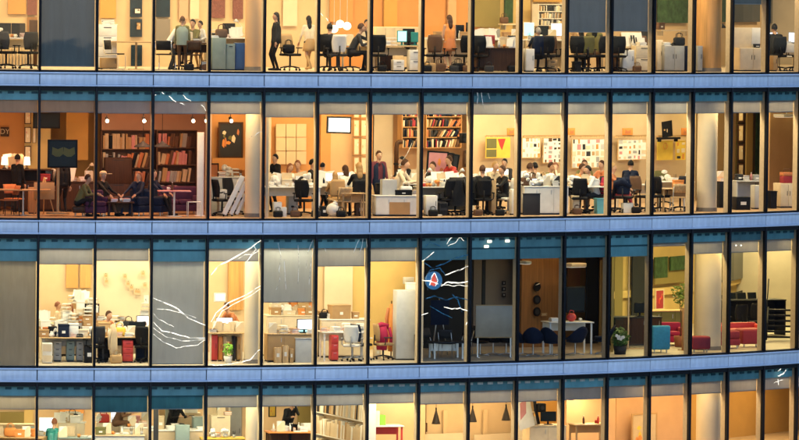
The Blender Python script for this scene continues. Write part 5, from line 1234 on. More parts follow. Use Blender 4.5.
# twelfth window
D = desk(1, 585, 1.1, 1.15, 'white desk crowded with orange folders', 'orange folder desk', 'white', 'black', 'legs', h=.82, dp=.8)
fill(D, 567.0, 603.0, 706, ['crumple', ('mug', 'red'), ('mag', 'dark grey'), ('bottle', 'dark blue'), ('box', 'white'), ('books', 'dark red'), 'fan', ('crumple', 'orange')], 6)
item(D, 'mag', 572, 0, 'yellow'); item(D, 'books', 577, .1, 'orange'); fill(D, 574, 594, 131, ['paper', ('box', 'orange'), 'mug', ('books', 'pink'), ('monitor', 'screen white')], 5)
person(1, 575, 2.2, 'type', 'brown haired person bending over orange folders', 'orange', 'brown', 'hair brown', rot=40, sc=1.12)
person(1, 584, 3.2, 'type', 'person in olive top behind folders', 'olive', 'brown', 'hair brown', rot=-20, z=.1, sc=1.1)
person(1, 594, 1.0, 'type', 'black haired person in white top facing left', 'white', 'dark grey', 'hair black', rot=-75, sc=1.1)
tag(stand(office_chair('crimson', 'black', 'black'), 1, 599, .9, -75), 'crimson office chair under person in white', 'office chair', 1, 599)
tag(stand(office_chair('black', 'black'), 1, 580, .7, 160), 'black office chair pushed under orange folder desk', 'office chair', 1, 580)
cabinet(1, 595, 606, 199, .6, 'pale blue waste bin by the glass', 'bin', 'cyan', 'bin', .3); cabinet(1, 571, 578, 196, .9, 'cream pedestal below orange folder desk', c='cream', n=2, style='drawers', dp=.35)
# thirteenth window
person(1, 616, 1.4, 'lounge', 'person in rust top at left mullion', 'rust', 'dark red', 'hair blond', rot=60, sc=1.15)
tag(stand(office_chair('dark red', 'dark grey', 'dark grey'), 1, 615, 1.35, 60), 'dark red office chair under person in rust', 'office chair', 1, 615)
tag(stand(office_chair('dark blue', 'black', 'dark grey'), 1, 624, .8, 150), 'dark blue office chair tilted near the glass', 'office chair', 1, 624)
c = empty('coat'); MB().tube([(-.22, .2, .78), (0, .27, .98), (.2, .2, .9), (.28, .1, .6)], .1, 8, rr=[.08, .13, .12, .07]).build('coat_body', 'dark blue', c); MB().tube([(.2, .2, .9), (.3, .05, .7), (.33, 0, .45)], .05, 8).build('sleeve', 'dark blue', c); stand(c, 1, 624, .8, 150); tag(c, 'dark blue coat thrown over the tilted chair', 'coat', 1, 624)
tag(stand(office_chair('brown', 'tan', 'dark grey'), 1, 640, 1.3, 20), 'brown backed office chair standing empty', 'office chair', 1, 640)
D = desk(1, 634, 3.4, 1.5, 'white desk against the pinboard wall', 'pinboard desk', 'white', 'white', 'legs', h=.74); fill(D, 620, 648, 141, ['paper', 'books', 'mug'], 10)
cabinet(1, 622, 632, 204, .7, 'pale carton under the tilted chair', 'box', 'paper', 'carton', .26)
# fourteenth window
hung('poster', 'large yellow poster with faint ring', 'poster', 1, 656, 140.5, 674, 160, 6.1, lambda r, w, h: (box(-w/2, w/2, 0, .02, 0, h).build('sheet', 'yellow', r), MB().tube([(.0+.1*math.cos(a), -.004, h*.72+.1*math.sin(a)) for a in [i*math.pi/8 for i in range(17)]], .012, 6).build('printed_ring', 'orange', r)))
hung('poster', 'yellow sheet with small dark photos', 'poster', 1, 675, 140.5, 686, 160, 6.1, board_fn('yellow', 6, 8, ['dark grey', 'orange', 'cream'], 'yellow'))
hung('leaning_picture', 'black picture with pale figure leaning on ledge', 'picture', 1, 662, 121, 673, 137, 5.9, AF('black', 'black', 2, 9, ('beige', 'tan')), tilt=-.1)
hung('wall_ledge', 'short black wall ledge under leaning picture', 'ledge', 1, 657, 137.2, 679, 139.2, 5.9, lambda r, w, h: (box(-w/2, w/2, -.12, .08, 0, h).build('ledge_board', 'black', r), box(-w/2+.05, -w/2+.09, -.05, .08, -.08, 0).build('bracket', 'black', r), box(w/2-.09, w/2-.05, -.05, .08, -.08, 0).build('bracket', 'black', r)))
D = desk(1, 672, 1.6, 1.2, 'white table with papers', 'paper table', 'white', 'white', 'legs', h=.9); fill(D, 658, 688, 151, ['paper', 'paper', ('laptop', 'screen dark')], 8)
tag(stand(office_chair('olive', 'black', 'black'), 1, 664, 2.4, 10, .1), 'olive wide backed office chair behind paper table', 'office chair', 1, 664)
tag(stand(office_chair('black', 'black'), 1, 660, 1.0, 120), 'black office chair at left of paper table', 'office chair', 1, 660)
D = desk(1, 675, .8, 1.1, 'pale wooden table nearest glass', 'pale wooden table', 'pale wood', 'tan', 'legs', h=.72, dp=.6)
tag(stand(side_chair('pale wood', 'light grey'), 1, 678, .5, 170), 'pale wooden chair with back to glass', 'chair', 1, 678)
r = b_box(None, 'orange', .3, .2, .24); stand(r, 1, 678, 1.0, 0, .725); tag(r, 'orange box on pale wooden table', 'box', 1, 678)
tag(stand(office_chair('dark grey', 'black', 'black'), 1, 680, 1.15, 190), 'dark grey office chair behind pale wooden chair', 'office chair', 1, 680)
# fifteenth, sixteenth, seventeenth windows
D = cabinet(1, 716, 727, 182, 2.2, 'narrow dark shelf cupboard beside white column', c='black', n=1); fill(D, 718, 726, 155, ['mug', ('books', 'white'), ('bottle', 'brown')], 5)
for i, (y0, y1) in enumerate(((105, 122), (124, 142), (144, 161), (163, 180))): hung('picture', 'narrow dark framed print in the row', 'picture', 1, 737, y0, 744, y1, 6.5, AF('cream', 'dark wood', 2, i, ('tan', 'paper')), 'narrow framed prints in a column')
D = desk(1, 746, 1.6, .95, 'grey metal trolley with open shelves', 'grey trolley', 'light grey', 'light grey', 'panel', h=.86, dp=.6)
cabinet(1, 733.5, 748, 198, .8, 'low black box front by the glass', 'box', 'black', 'carton', .4); item(D, 'box', 738, 0, 'dark grey', w=.2, d=.2, h=.2); item(D, 'books', 744, 0, 'brown'); item(D, 'bottle', 751, 0, 'pink', look='pink vase shaped bottle on grey trolley'); item(D, 'box', 756, 0, 'grey', w=.2, d=.2, h=.18)
cabinet(1, 752, 759, 186, .9, 'tall pale grey cabinet right of trolley', c='light grey', n=1, dp=.3)
D = cabinet(1, 776, 793, 184, 1.1, 'cream cabinet carrying a red toolbox', c='cream', n=2, dp=.5)
r = empty('toolbox'); rbox(-.2, .2, -.14, .14, 0, .22, .02).build('box_body', 'dark red', r); rbox(-.205, .205, -.145, .145, .22, .34, .02).build('lid', 'rust', r); MB().tube([(-.12, 0, .34), (-.12, 0, .44), (.12, 0, .44), (.12, 0, .34)], .014, 6).build('handle', 'brown', r); on(r, D, 787); tag(r, 'red toolbox with hooped handle on cream cabinet', 'toolbox', 1, 787)
cabinet(1, 768.5, 775, 192, .9, 'black bin left of cream cabinet', 'bin', 'black', 'bin', .3)
def soff(r, w, h): rbox(-w/2, w/2, -.2, .2, 0, h, .01).build('soffit_box', 'white', r); box(-w/2+.03, w/2-.03, -.17, .17, -.004, -.001).build('diffuser', 'lit shade', r); MB().cyl((0, 0, h), (0, 0, h+.35), .02).build('hanger', 'white', r)  # lit soffit, its light built as a glowing diffuser on a hanger
hung('ceiling_lamp_or_soffit', 'long lit ceiling soffit near the blind', 'lamp', 1, 777, 114, 796, 117, 3, soff)

for x, d, c in ((278, .35, 'black'), (295, .5, 'brown'), (316, .4, 'dark grey'), (341, .3, 'black'), (433, .4, 'black'), (478, .35, 'brown'), (500, .3, 'black'), (577, .35, 'brown'), (636, .4, 'black'), (650, .5, 'dark grey')):
    o = b_bag(None, c); stand(o, 1, x, d, x % 40-20); o.scale = (.8, .8, .75); tag(o, f'{c} bag dropped on the floor', 'bag', 1, x)

# ================================================================== THIRD ROW
# second and third windows: heaps of boxes and papers
D = desk(2, 68, 1.3, 1.6, 'cream desk under heaps of boxes', 'heaped cream desk', 'pale wood', 'grey', 'legs', dp=.8, h=.74)
r = b_box(None, 'dark blue', .32, .26, .38); on(r, D, 63, -.2); tag(r, 'dark blue tub on heaped cream desk', 'box', 2, 63)
item(D, 'box', 52, -.1, 'black', w=.24, d=.2, h=.3); item(D, 'box', 46, 0, 'rust', w=.2, d=.2, h=.28); item(D, 'box', 73, -.15, 'white', w=.28, d=.24, h=.4); item(D, 'box', 82, -.1, 'cream', w=.3, d=.22, h=.22); item(D, 'phone', 79, -.28, 'dark grey'); item(D, 'mug', 90, -.2, 'white'); item(D, 'monitor', 74, .15, 'screen dark', w=.36, h=.2, look='dark monitor among boxes on heaped cream desk'); fill(D, 42, 94, 201, ['paper', 'box', 'mug', ('bottle', 'orange')], 7)
D2 = desk(2, 68, 2.8, 1.7, 'second cream desk behind the heap', 'rear cream desk', 'pale wood', 'cream', 'panel', dp=.9, h=.8)
for i, (x, n) in enumerate(((44, 2), (51, 1), (60, 2), (66, 3), (73, 2), (80, 4), (87, 3), (92, 4))): pile(D2, x, -.2+.25*(i % 2), n, 400+i)
D3 = desk(2, 74, 4.4, 1.5, 'tall cream storage counter at the back', 'tall storage counter', 'cream', 'cream', 'counter', h=.95)
for i, (x, n) in enumerate(((64, 2), (72, 3), (78, 4), (85, 3), (91, 4))): pile(D3, x, 0, n, 420+i, ('cream', 'white', 'cardboard', 'paper'))
item(D3, 'monitor', 90, -.25, 'screen dark', w=.5, h=.5)
person(2, 57, 3.7, 'stand', 'red haired person facing right behind the heap', 'cream', 'brown', 'hair red', rot=80, sc=.93)
person(2, 70, 3.7, 'stand', 'person with orange brown hair bending toward boxes', 'cream', 'tan', 'hair red', rot=-60, long=True, sc=.9)
cabinet(2, 42, 52, 344, .8, 'pale computer tower under heaped cream desk', 'computer', 'white', 'tower', .4, hc='cream')
for i, (a, b_, c) in enumerate(((53, 61, 'grey'), (66, 74, 'grey green'), (76, 83, 'grey'))): cabinet(2, a, b_, 342, 1.6, f'{c} drawer pedestal under heaped cream desk', c=c, style='drawers', n=3, hc='dark grey')
cabinet(2, 84, 94, 348, 1.0, 'black bag box in shadow under desk', 'box', 'black', 'carton', .3)
D = desk(2, 127, 1.3, 1.6, 'cream desk with red drawers below', 'red drawer desk', 'pale wood', 'dark grey', 'legs', dp=.8, h=.76)
item(D, 'bag', 119, -.1, 'yellow'); item(D, 'monitor', 137, .05, 'screen dark', w=.5, h=.32, rot=10); item(D, 'box', 104, 0, 'tan', w=.34, d=.3, h=.4); item(D, 'paper', 128, -.2); item(D, 'mug', 132, -.25); item(D, 'box', 148, -.1, 'white', w=.2, d=.2, h=.16); fill(D, 99, 150, 211, ['paper', 'mug', 'books', ('box', 'cream')], 7)
D2 = desk(2, 124, 2.8, 1.75, 'cream desk with bags along the back', 'rear bag desk', 'pale wood', 'cream', 'panel', dp=.8, h=.86)
for i, (x, n) in enumerate(((100, 2), (107, 1), (114, 1), (121, 2), (134, 1), (146, 3))): pile(D2, x, -.15+.25*(i % 2), n, 440+i)
item(D2, 'bag', 128, -.1, 'dark grey'); item(D2, 'bag', 140, -.1, 'brown'); fill(D2, 99, 150, 212, ['paper', 'tray', 'phone', ('monitor', 'screen white')], 7)
cabinet(2, 122, 132.5, 341, 1.2, 'bright red drawer unit under desk', c='red', style='drawers', n=3, hc='dark red', dp=.5)
c = empty('coat'); MB().tube([(0, .02, 1.15), (.02, .01, .9), (.0, 0, .5), (.05, -.04, .1)], .1, 10, rr=[.05, .1, .13, .12]).build('coat_body', 'beige', c); MB().tube([(-.07, 0, 1.0), (-.12, -.03, .75), (-.1, -.05, .4)], .045, 8).build('sleeve', 'beige', c); stand(c, 2, 113, .7); c.location.z -= .0; tag(c, 'long beige coat hanging at the desk end', 'coat', 2, 113)
r = b_bag(None, 'tan'); stand(r, 2, 116, .6, 20); tag(r, 'tan bag slumped on the floor below beige coat', 'bag', 2, 116)
cabinet(2, 98, 108, 340, 1.4, 'black drawer pedestal left of beige coat', c='black', style='drawers', n=3); cabinet(2, 136, 151, 345, 1.5, 'dark blue chest under the desk in shade', 'chest', 'dark blue', 'doors', n=2)
hung('wall_notice', 'white notice card beside the right mullion', 'notice', 2, 144, 295, 151, 303, 2.8, AF('paper', 'white', 2, 4, ('grey',)))
rn = random.Random(5)
for i in range(9):
    x, y = 103+rn.random()*42, 268+rn.random()*22
    hung('pinned_sheet', 'cream paper sheet pinned on the back wall', 'paper', 2, x, y, x+4.5, y+6, 5.8, lambda r, w, h: (box(-w/2, w/2, 0, .008, 0, h).build('sheet', 'beige', r), MB().ell((0, -.006, h-.02), (.012, .012, .012), 8, 6).build('pin', 'dark grey', r), box(-w*.3, w*.3, -.002, -.0005, h*.3, h*.7).build('printed_text', 'tan', r)), 'cream sheets on the back wall', share=False)
for x, d, rt, c in ((145, .9, 150, 'black'), (95, 1.0, 200, 'dark grey')):
    tag(stand(office_chair(c, 'black', 'black'), 2, x, d, rt), f'{c} office chair among the desks', 'office chair', 2, x)
person(2, 103, 1.9, 'type', 'dark haired person bent over the desk papers', 'rust', 'black', 'hair brown', rot=40, z=.1, sc=1.05)
# fifth window
D = desk(2, 226, 1.4, 1.15, 'cream desk left of the white column', 'column desk', 'pale wood', 'cream', 'legs', dp=.8, h=.86)
hung('television', 'bright white screen hung above the desk', 'screen', 2, 214, 293, 226, 302, 2.4, TV('screen white', 'white'))
fill(D, 212, 242, 221, ['paper', 'tray', ('box', 'white'), 'books', ('monitor', 'screen white')], 6)
person(2, 236, 2.0, 'bend', 'brown haired person in orange top bending over column desk', 'rust', 'tan', 'hair brown', rot=-60, sc=1.0)
for i, (a, b_, t, c) in enumerate(((210.5, 217, 336, 'red'), (217.5, 222, 338, 'orange'), (222.5, 226, 337, 'beige'), (232, 235, 337, 'dark grey'), (236, 240, 338, 'tan'))): cabinet(2, a, b_, t, 1.5, f'{c} box file cabinet standing under column desk', 'cabinet', c, 'doors', .3, n=1)
r = empty('potted_plant'); MB().lathe([(0, 0), (.1, 0), (.13, .2), (.11, .2), (.09, .05), (0, .05)], 16).build('pot', 'white', r); leaves(.17, .2, 90, random.Random(4), (0, 0, .38), .06).build('foliage', 'lime', r); stand(r, 2, 228, .6); tag(r, 'bright green plant in white pot on the floor', 'plant', 2, 228)
# sixth window
D = desk(2, 290, 1.0, 1.5, 'pale counter with ribbed wooden front', 'ribbed counter', 'pale wood', 'tan', 'counter', h=.84, dp=.7)
for i, (a, b_, t, c) in enumerate(((274, 281, 349, 'pale wood'), (282, 288, 347, 'pale wood'), (289, 293, 350, 'tan'))): cabinet(2, a, b_, t, .45, f'{c} small crate standing before ribbed counter', 'crate', c, 'carton', .2)
cabinet(2, 295, 313, 339, .5, 'wide grey panel at right of ribbed counter', 'panel', 'light grey', 'plinth', .08)
item(D, 'laptop', 302, 0, 'screen cyan', rot=-20); fill(D, 271, 314, 231, ['paper', ('box', 'cream'), 'mug', 'tray', ('box', 'white'), ('monitor', 'screen white')], 6)
D2 = desk(2, 290, 3.2, 1.6, 'cream shelf counter packed with cartons', 'carton counter', 'cream', 'cream', 'counter', h=1.25)
[pile(D2, x, -.1+.2*(i % 2), n, 460+i, ('cardboard', 'orange', 'tan', 'cream')) for i, (x, n) in enumerate(((274, 2), (281, 3), (288, 1), (295, 2), (302, 3), (309, 2)))]; fill(D2, 273, 312, 233, [('box', 'cardboard'), ('box', 'cream'), 'books'], 6)
# seventh window
D = desk(2, 343, 1.2, 1.4, 'long white desk over a red drawer unit', 'red unit desk', 'white', 'white', 'legs', h=.86, dp=.8)
D2 = desk(2, 343, 2.6, 1.5, 'white shelf counter behind red unit desk', 'white shelf counter', 'white', 'cream', 'counter', h=1.15)
r = b_bag(None, 'black'); on(r, D2, 324); r.scale = (.9, .9, .7); tag(r, 'black bag on white shelf counter', 'bag', 2, 324)
item(D2, 'box', 338, -.1, 'cardboard', w=.6, d=.36, h=.42, rot=12, look='large brown cardboard box on white shelf counter'); item(D2, 'box', 355, 0, 'cardboard', w=.2, d=.2, h=.2, look='small brown box on white shelf counter'); item(D2, 'paper', 330); item(D2, 'box', 324, .18, 'tan', w=.3)
fill(D, 322, 366, 241, ['paper', 'mug', 'paper', ('tray', 'white'), ('bottle', 'white')], 6)
cabinet(2, 330, 337, 336, 1.0, 'tall red drawer unit on castors', c='red', style='drawers', n=3, hc='pink')
tag(stand(office_chair('dark blue', 'dark grey', 'white'), 2, 361, 1.0, 120), 'dark blue office chair with white frame', 'office chair', 2, 361)
tag(stand(office_chair('white', 'white', 'grey'), 2, 352, .7, 160), 'white office chair lying low before desk', 'office chair', 2, 352)
# eighth window
D = cabinet(2, 394, 415, 291, 1.0, 'tall pale grey locker by the mullion', 'locker', 'light grey', n=1, dp=.5)
r = b_box(None, 'paper', .3, .24, .22); on(r, D, 411, .1); tag(r, 'small pale box on top of grey locker', 'box', 2, 411)
tag(stand(office_chair('tan', 'tan', 'dark grey'), 2, 383, 1.1, 100), 'tan office chair holding a crimson jacket', 'office chair', 2, 383)
c = empty('jacket'); MB().tube([(-.2, .22, .98), (0, .28, 1.04), (.2, .22, .98)], .08, 8).tube([(0, .26, .98), (.03, .26, .7), (0, .25, .28)], .2, 10, rr=[.14, .19, .15]).build('jacket_body', 'crimson', c); MB().tube([(.22, .2, .95), (.27, .16, .7), (.25, .14, .4)], .05, 8).build('sleeve', 'crimson', c); stand(c, 2, 386, .95, 20); tag(c, 'crimson jacket hanging over tan chair back', 'jacket', 2, 386)
c = empty('garment_rack'); MB().cyl((0, 0, .04), (0, 0, 1.7), .02).build('pole', 'brown', c); MB().lathe([(0, .04), (.2, .03), (.22, 0), (0, 0)], 18).build('foot_plate', 'brown', c); stand(c, 2, 391, 1.9); tag(c, 'brown coat stand beside grey locker', 'coat stand', 2, 391)
c2 = empty('coat'); MB().tube([(0, -.05, 1.62), (.02, -.07, 1.2), (0, -.08, .5), (.02, -.06, .22)], .12, 10, rr=[.07, .14, .16, .13]).build('coat_body', 'orange', c2); MB().tube([(-.1, -.06, 1.5), (-.17, -.08, 1.2), (-.15, -.08, .9)], .05, 8).build('sleeve', 'rust', c2); stand(c2, 2, 391, 1.75); tag(c2, 'orange coat hanging on brown coat stand', 'coat', 2, 391)
cabinet(2, 374, 380, 348, 2.0, 'cream box at the foot of yellow wall', 'box', 'cream', 'carton', .3)
r = empty('umbrella'); MB().lathe([(.005, 0), (.035, .3), (.05, .75), (.02, .8)], 10).build('canopy', 'black', r); MB().tube([(0, 0, .8), (0, 0, 1.0), (.04, 0, 1.05), (.08, 0, 1.0)], .01, 6).build('handle', 'black', r); stand(r, 2, 415.5, .6); tag(r, 'black folded umbrella leaning by locker edge', 'umbrella', 2, 415)
def wmon(r, w, h): rbox(-w/2, w/2, -.1, .04, 0, h, .02).build('unit_body', 'light grey', r); box(-w/2+.04, w/2-.04, -.105, -.101, .04, .1).build('grille', 'grey', r)
hung('wall_unit', 'small pale wall unit above grey locker', 'wall unit', 2, 403, 277, 413, 284, 5.7, wmon)
# ninth and tenth windows, dark room
for x, rt, d in ((432, 40, 1.6), (447, 150, 1.2), (462, -60, 1.8)): tag(stand(side_chair('dark grey', 'steel'), 2, x, d, rt), 'dark chair with steel legs in unlit room', 'chair', 2, x)
D = desk(2, 446, 1.2, 1.0, 'low dark table with pale metal edge', 'dark low table', 'dark grey', 'steel', 'legs', h=.5)
r = empty('flip_chart'); MB().tube([(-.25, 0, 0), (0, .1, 1.7)], .015).build('leg', 'steel', r); MB().tube([(.25, 0, 0), (0, .1, 1.7)], .015).build('leg', 'steel', r); MB().tube([(0, .6, 0), (0, .1, 1.7)], .015).build('leg', 'steel', r); rbox(-.3, .3, .03, .05, .9, 1.65, .005).build('board', 'dark blue', r); tag(stand(r, 2, 440, 2.6, 10), 'dark blue flip chart on thin steel legs', 'flip chart', 2, 440)
r = empty('whiteboard'); rbox(-.57, .57, -.015, .015, .62, 1.55, .006).build('board', mat('frosted_tan', (.36, .30, .22), .4, 0, .15, 2), r); MB().box(-.58, .58, -.02, .02, 1.551, 1.58).box(-.58, .58, -.03, .02, .59, .619).build('rail', 'tan', r)
for x in (-.5, .5): MB().box(x-.02, x+.02, -.01, .012, .02, .59).box(x-.03, x+.03, -.25, .25, 0, .02).build('leg', 'steel', r)
tag(stand(r, 2, 494, 1.0, -6), 'wide tan whiteboard on low legs by glass', 'whiteboard', 2, 494)
for x, rt, d in ((480, 20, 1.9), (493, -30, 2.1), (506, 60, 1.9)): tag(stand(shell_chair('black'), 2, x, d, rt), 'black shell chair behind tan whiteboard', 'chair', 2, x)
for y0, y1 in ((281, 285), (287, 291), (293, 297)): hung('wall_sign', 'small dark square sign on grey wall', 'sign', 2, 502, y0, 506, y1, 5.9, lambda r, w, h: (rbox(-w/2, w/2, 0, .02, 0, h, .004).build('plate', 'dark grey', r), box(-w*.2, w*.2, -.003, -.0005, h*.3, h*.7).build('pictogram', 'grey', r)), 'square signs in a column')
wallrect(482, 260, 485, 335, 4, 'dark')
for x, y in ((490, 241.5), (487, 246.5), (508, 241)):
    r = empty('ceiling_spot'); v, th = Wp(x, y, .1); put(r, v, th); b = rbox(-.07, .07, .0, .05, -.04, .04, .015).build('lamp_face', 'lit shade', r); box(-.075, .075, .051, .06, -.045, .045).build('lamp_rim', 'white', r); tag(r, 'small square white light on the teal sky reflection', 'light', 2, x, 'bulkhead lights')
# eleventh and twelfth windows
for i, y in enumerate((283, 296, 308)):
    def disc(r, w, h): MB().cyl((0, .0, h/2), (0, .03, h/2), w/2, n=24).build('disc', 'black', r); (MB().prism([(-w*.3, h*.7), (w*.2, h*.95), (w*.4, h*.9), (0, h*.75)], -.004, -.001).build('white_mark', 'paper', r) if i == 0 else MB().cyl((0, -.003, h/2), (0, -.0005, h/2), w*.3, n=18).build('centre', 'dark grey', r))
    hung('wall_disc', ('top round black wall disc with white mark', 'middle round black wall disc', 'bottom round black wall disc')[i], 'sign', 2, 533.5, y, 541, y+7.5, 4.9, disc)
hung('wall_card', 'small pale card right of bottom disc', 'card', 2, 541, 313, 547, 316, 4.9, AF('beige', 'tan'))
D = desk(2, 567, 1.6, 1.45, 'long white meeting table', 'white meeting table', 'white', 'white', 'legs', h=.98, dp=.8)
for x, d, rt, lk in ((533, 1.2, 160, 'dark blue shell chair left of the group'), (522.5, 1.6, 100, 'dark blue shell chair cut by mullion'), (552, .9, 130, 'dark blue shell chair at table corner'), (575, 1.0, 200, 'dark blue shell chair before white table'), (602, 1.0, 250, 'dark blue shell chair at far right end')): tag(stand(shell_chair('dark blue'), 2, x, d, rt), lk, 'chair', 2, x)
r = empty('bag'); MB().ell((0, 0, .13), (.16, .1, .13), 12, 8).build('bag_body', 'red', r); MB().tube([(-.08, 0, .22), (-.04, 0, .34), (.06, 0, .32), (.08, 0, .22)], .015, 6).build('handle', 'red', r); on(r, D, 570, -.1); tag(r, 'red bag on white meeting table', 'bag', 2, 570)
item(D, 'paper', 553); item(D, 'mug', 580)
hung('television', 'large black television in the wooden room', 'television', 2, 565.5, 286.5, 586, 312.5, 2.6, TV('screen dark'))
def cdl(r, w, h): rbox(-w/2, w/2, -.2, .2, 0, h, .015).build('lamp_housing', 'white', r); box(-w/2+.03, w/2-.03, -.17, .17, -.005, -.001).build('diffuser', 'lit shade', r)
hung('ceiling_lamp_or_soffit', 'pale glowing ceiling lamp box', 'lamp', 2, 567, 263, 583, 267, 4.2, cdl); hung('ceiling_lamp_or_soffit', 'small glowing lamp on ceiling edge', 'lamp', 2, 522, 261, 528, 264, 3, cdl)
wallrect(568, 266, 580, 290, 7.3, 'orange'); wallrect(586, 258, 598, 345, 5.5, 'dark'); wallrect(600, 260, 604, 345, 5.4, 'yellow')
# thirteenth window
pz = empty('glass_screen'); rbox(-.02, .02, -.02, .02, .02, 2.9, .004).build('post', 'beige', pz)
box(-.62, -.03, -.004, .004, .06, 2.85).build('screen_pane', GL, pz); box(.03, .62, -.004, .004, .06, 2.85).build('screen_pane', GL, pz); box(-.65, .65, -.03, .03, 0, .02).build('sill', 'tan', pz); tag(stand(pz, 2, 628, 2.4), 'glass screen with beige centre post', 'screen', 2, 628)
r = empty('potted_plant'); MB().lathe([(0, 0), (.2, 0), (.25, .3), (.22, .3), (.18, .1), (0, .1)], 20).build('pot', 'dark grey', r); leaves(.32, .36, 320, random.Random(8), (0, 0, .6), .09).build('foliage', 'leaf', r)
b = MB(); rn = random.Random(3)
for q in range(7): c_ = Vector((-.12+rn.uniform(-.13, .13), -.3, .62+rn.uniform(-.07, .09))); [b.ell(c_+Vector((.03*math.cos(t), -.01, .03*math.sin(t))), (.03, .012, .03), 8, 6) for t in (0, 1.26, 2.5, 3.8, 5)]
b.build('white_blossom', 'paper', r); r.scale = (.85, .85, .85); tag(stand(r, 2, 620, .6), 'bushy dark green plant with white flowers', 'plant', 2, 622)
D = desk(2, 634, 3.6, 1.6, 'dark counter behind the glass screen', 'dark counter', 'dark grey', 'dark wood', 'counter', h=.9)
item(D, 'monitor', 640, 0, 'screen dark', w=.4)
# fourteenth window
hung('picture', 'red painting in a pale frame', 'picture', 2, 654, 289, 664.5, 310, 7.5, AF('dark red', 'beige', 4, 2, ('rust', 'red')))
tag(stand(sofa(.8, 'crimson', .7, .7), 2, 670, 3.0, -8), 'crimson sofa beyond the blue armchair', 'sofa', 2, 671)
r = empty('armchair'); rbox(-.27, .27, -.3, .3, .1, .4, .05).build('seat', 'cyan', r); rbox(-.3, .3, .18, .34, .1, .84, .06).build('backrest', mat('blue_fabric', (.03, .25, .42), .7), r)
for x in (-.2, .2):
    for y in (-.22, .24): MB().cyl((x, y, 0), (x, y, .1), .02).build('leg', 'steel', r)
tag(stand(r, 2, 657.5, .7, 180), 'bright blue armchair with back to glass', 'armchair', 2, 657)
r = empty('potted_tree'); MB().lathe([(0, 0), (.16, 0), (.2, .34), (.17, .34), (.14, .1), (0, .1)], 18).build('pot', 'terracotta', r); MB().tube([(0, 0, .1), (.03, 0, .8), (-.02, .02, 1.45)], .02, 8, rr=[.025, .02, .012]).tube([(0, 0, 1.0), (.12, .05, 1.5)], .01, 6).build('trunk', 'brown', r); leaves(.3, .38, 190, random.Random(12), (.02, 0, 1.65), .08).build('foliage', 'leaf pale', r); tag(stand(r, 2, 680, 2.2), 'slender indoor tree with pale green leaves', 'plant', 2, 680)
r = empty('wood_screen'); rbox(-.13, .13, -.02, .02, .02, 1.3, .01).build('panel', 'wood', r); box(-.16, .16, -.14, .14, 0, .02).build('foot', 'wood', r); tag(stand(r, 2, 684.5, 1.0, 30), 'narrow upright wooden screen right of sofa', 'screen', 2, 684)
D = desk(2, 663, 4.8, 1.5, 'olive reception counter behind crimson sofa', 'olive counter', 'tan', 'olive', 'counter', h=.95)
# fifteenth to seventeenth windows
r = ottoman(.62, .42, .5, 'dark red'); stand(r, 2, 699, .02, 0); tag(r, 'dark red ottoman before the white column', 'ottoman', 2, 699)
tag(stand(sofa(.8, 'dark red', .7, .55), 2, 724, 1.0, 180), 'dark red low seat right of white column', 'sofa', 2, 724)
tag(stand(sofa(1.6, 'red', .7, .6), 2, 739, 2.6, 10), 'long bright red sofa across the mullion', 'sofa', 2, 741)
r = ottoman(.8, .6, .56, 'dark red'); stand(r, 2, 750, .9); tag(r, 'large dark red ottoman below the long sofa', 'ottoman', 2, 750)
D = desk(2, 745, 4.4, 2.6, 'black bench along the dark inner windows', 'black bench', 'black', 'black', 'panel', h=1.15)
for x in (730, 741, 752): item(D, 'laptop', x, -.1, 'screen dark')
tag(stand(office_chair('black', 'black'), 2, 738, 3.8, 180), 'black office chair at the black bench', 'office chair', 2, 738); tag(stand(office_chair('black', 'black'), 2, 755, 3.8, 170), 'black office chair at the black bench', 'office chair', 2, 755)
r = empty('stair_flight'); 
for i in range(6): box(-.4, .4, -.12+.2*i, .12+.2*i, .16*i+.1, .16*i+.15).build('stair_tread', 'black', r)
for x in (-.43, .43): MB().tube([(x, -.15, .05), (x, 1.1, 1.0)], .03, 6).tube([(x, -.15, .95), (x, 1.1, 1.9)], .02, 6).tube([(x, -.1, .1), (x, -.1, .98)], .015, 6).build('balustrade', 'black', r)
tag(stand(r, 2, 780, 2.0, -30), 'black open stair with handrails', 'stair', 2, 780)
for x in (734, 739): 
    r = empty('downlight'); v, th = Wp(x, 245.3, .3); put(r, v, th); MB().ell((0, -.085, 0), (.035, .02, .02), 10, 6).build('bulb', 'lit shade', r); MB().cyl((0, -.08, 0), (0, -.04, 0), .04).build('rim', 'white', r); tag(r, 'small glowing downlight against grey blind', 'light', 2, x, 'pair of downlights')

# ================================================================== BOTTOM ROW
D = desk(3, 18, 1.5, 1.6, 'long tan desk slanting to the left edge', 'tan slanting desk', 'tan', 'tan', 'panel', h=.92, rot=-12)
fill(D, 2, 34, 301, [('box', 'orange'), ('box', 'tan'), ('books', 'rust'), ('bag', 'orange')], 6)
cabinet(3, 26, 34, 428, 2.2, 'grey green cabinet at left mullion', c='grey green', n=1)
D = cabinet(3, -4, 34, 425, 4.5, 'long cream low wall cupboard', 'cupboard', 'beige', n=4)
person(3, 53, 1.6, 'type', 'brown haired person in teal top facing screen', 'teal', 'dark blue', 'hair red', rot=170, z=.12, sc=1.0)
D = desk(3, 48, 2.6, 1.0, 'white desk with bright screen', 'bright screen desk', 'white', 'white', 'legs', h=.86); item(D, 'monitor', 46, 0, 'screen white', w=.44, h=.44, body='white'); item(D, 'paper', 58); item(D, 'books', 40, .1, 'brown')
D = cabinet(3, 58, 84, 424, 3.2, 'cream shelving counter with open sides', 'counter', 'cream', n=3); fill(D, 60, 84, 311, ['paper', ('box', 'white'), ('books', 'tan')], 5)
item(D, 'bag', 72, .1, 'dark grey', look='dark grey bag on cream shelving counter')
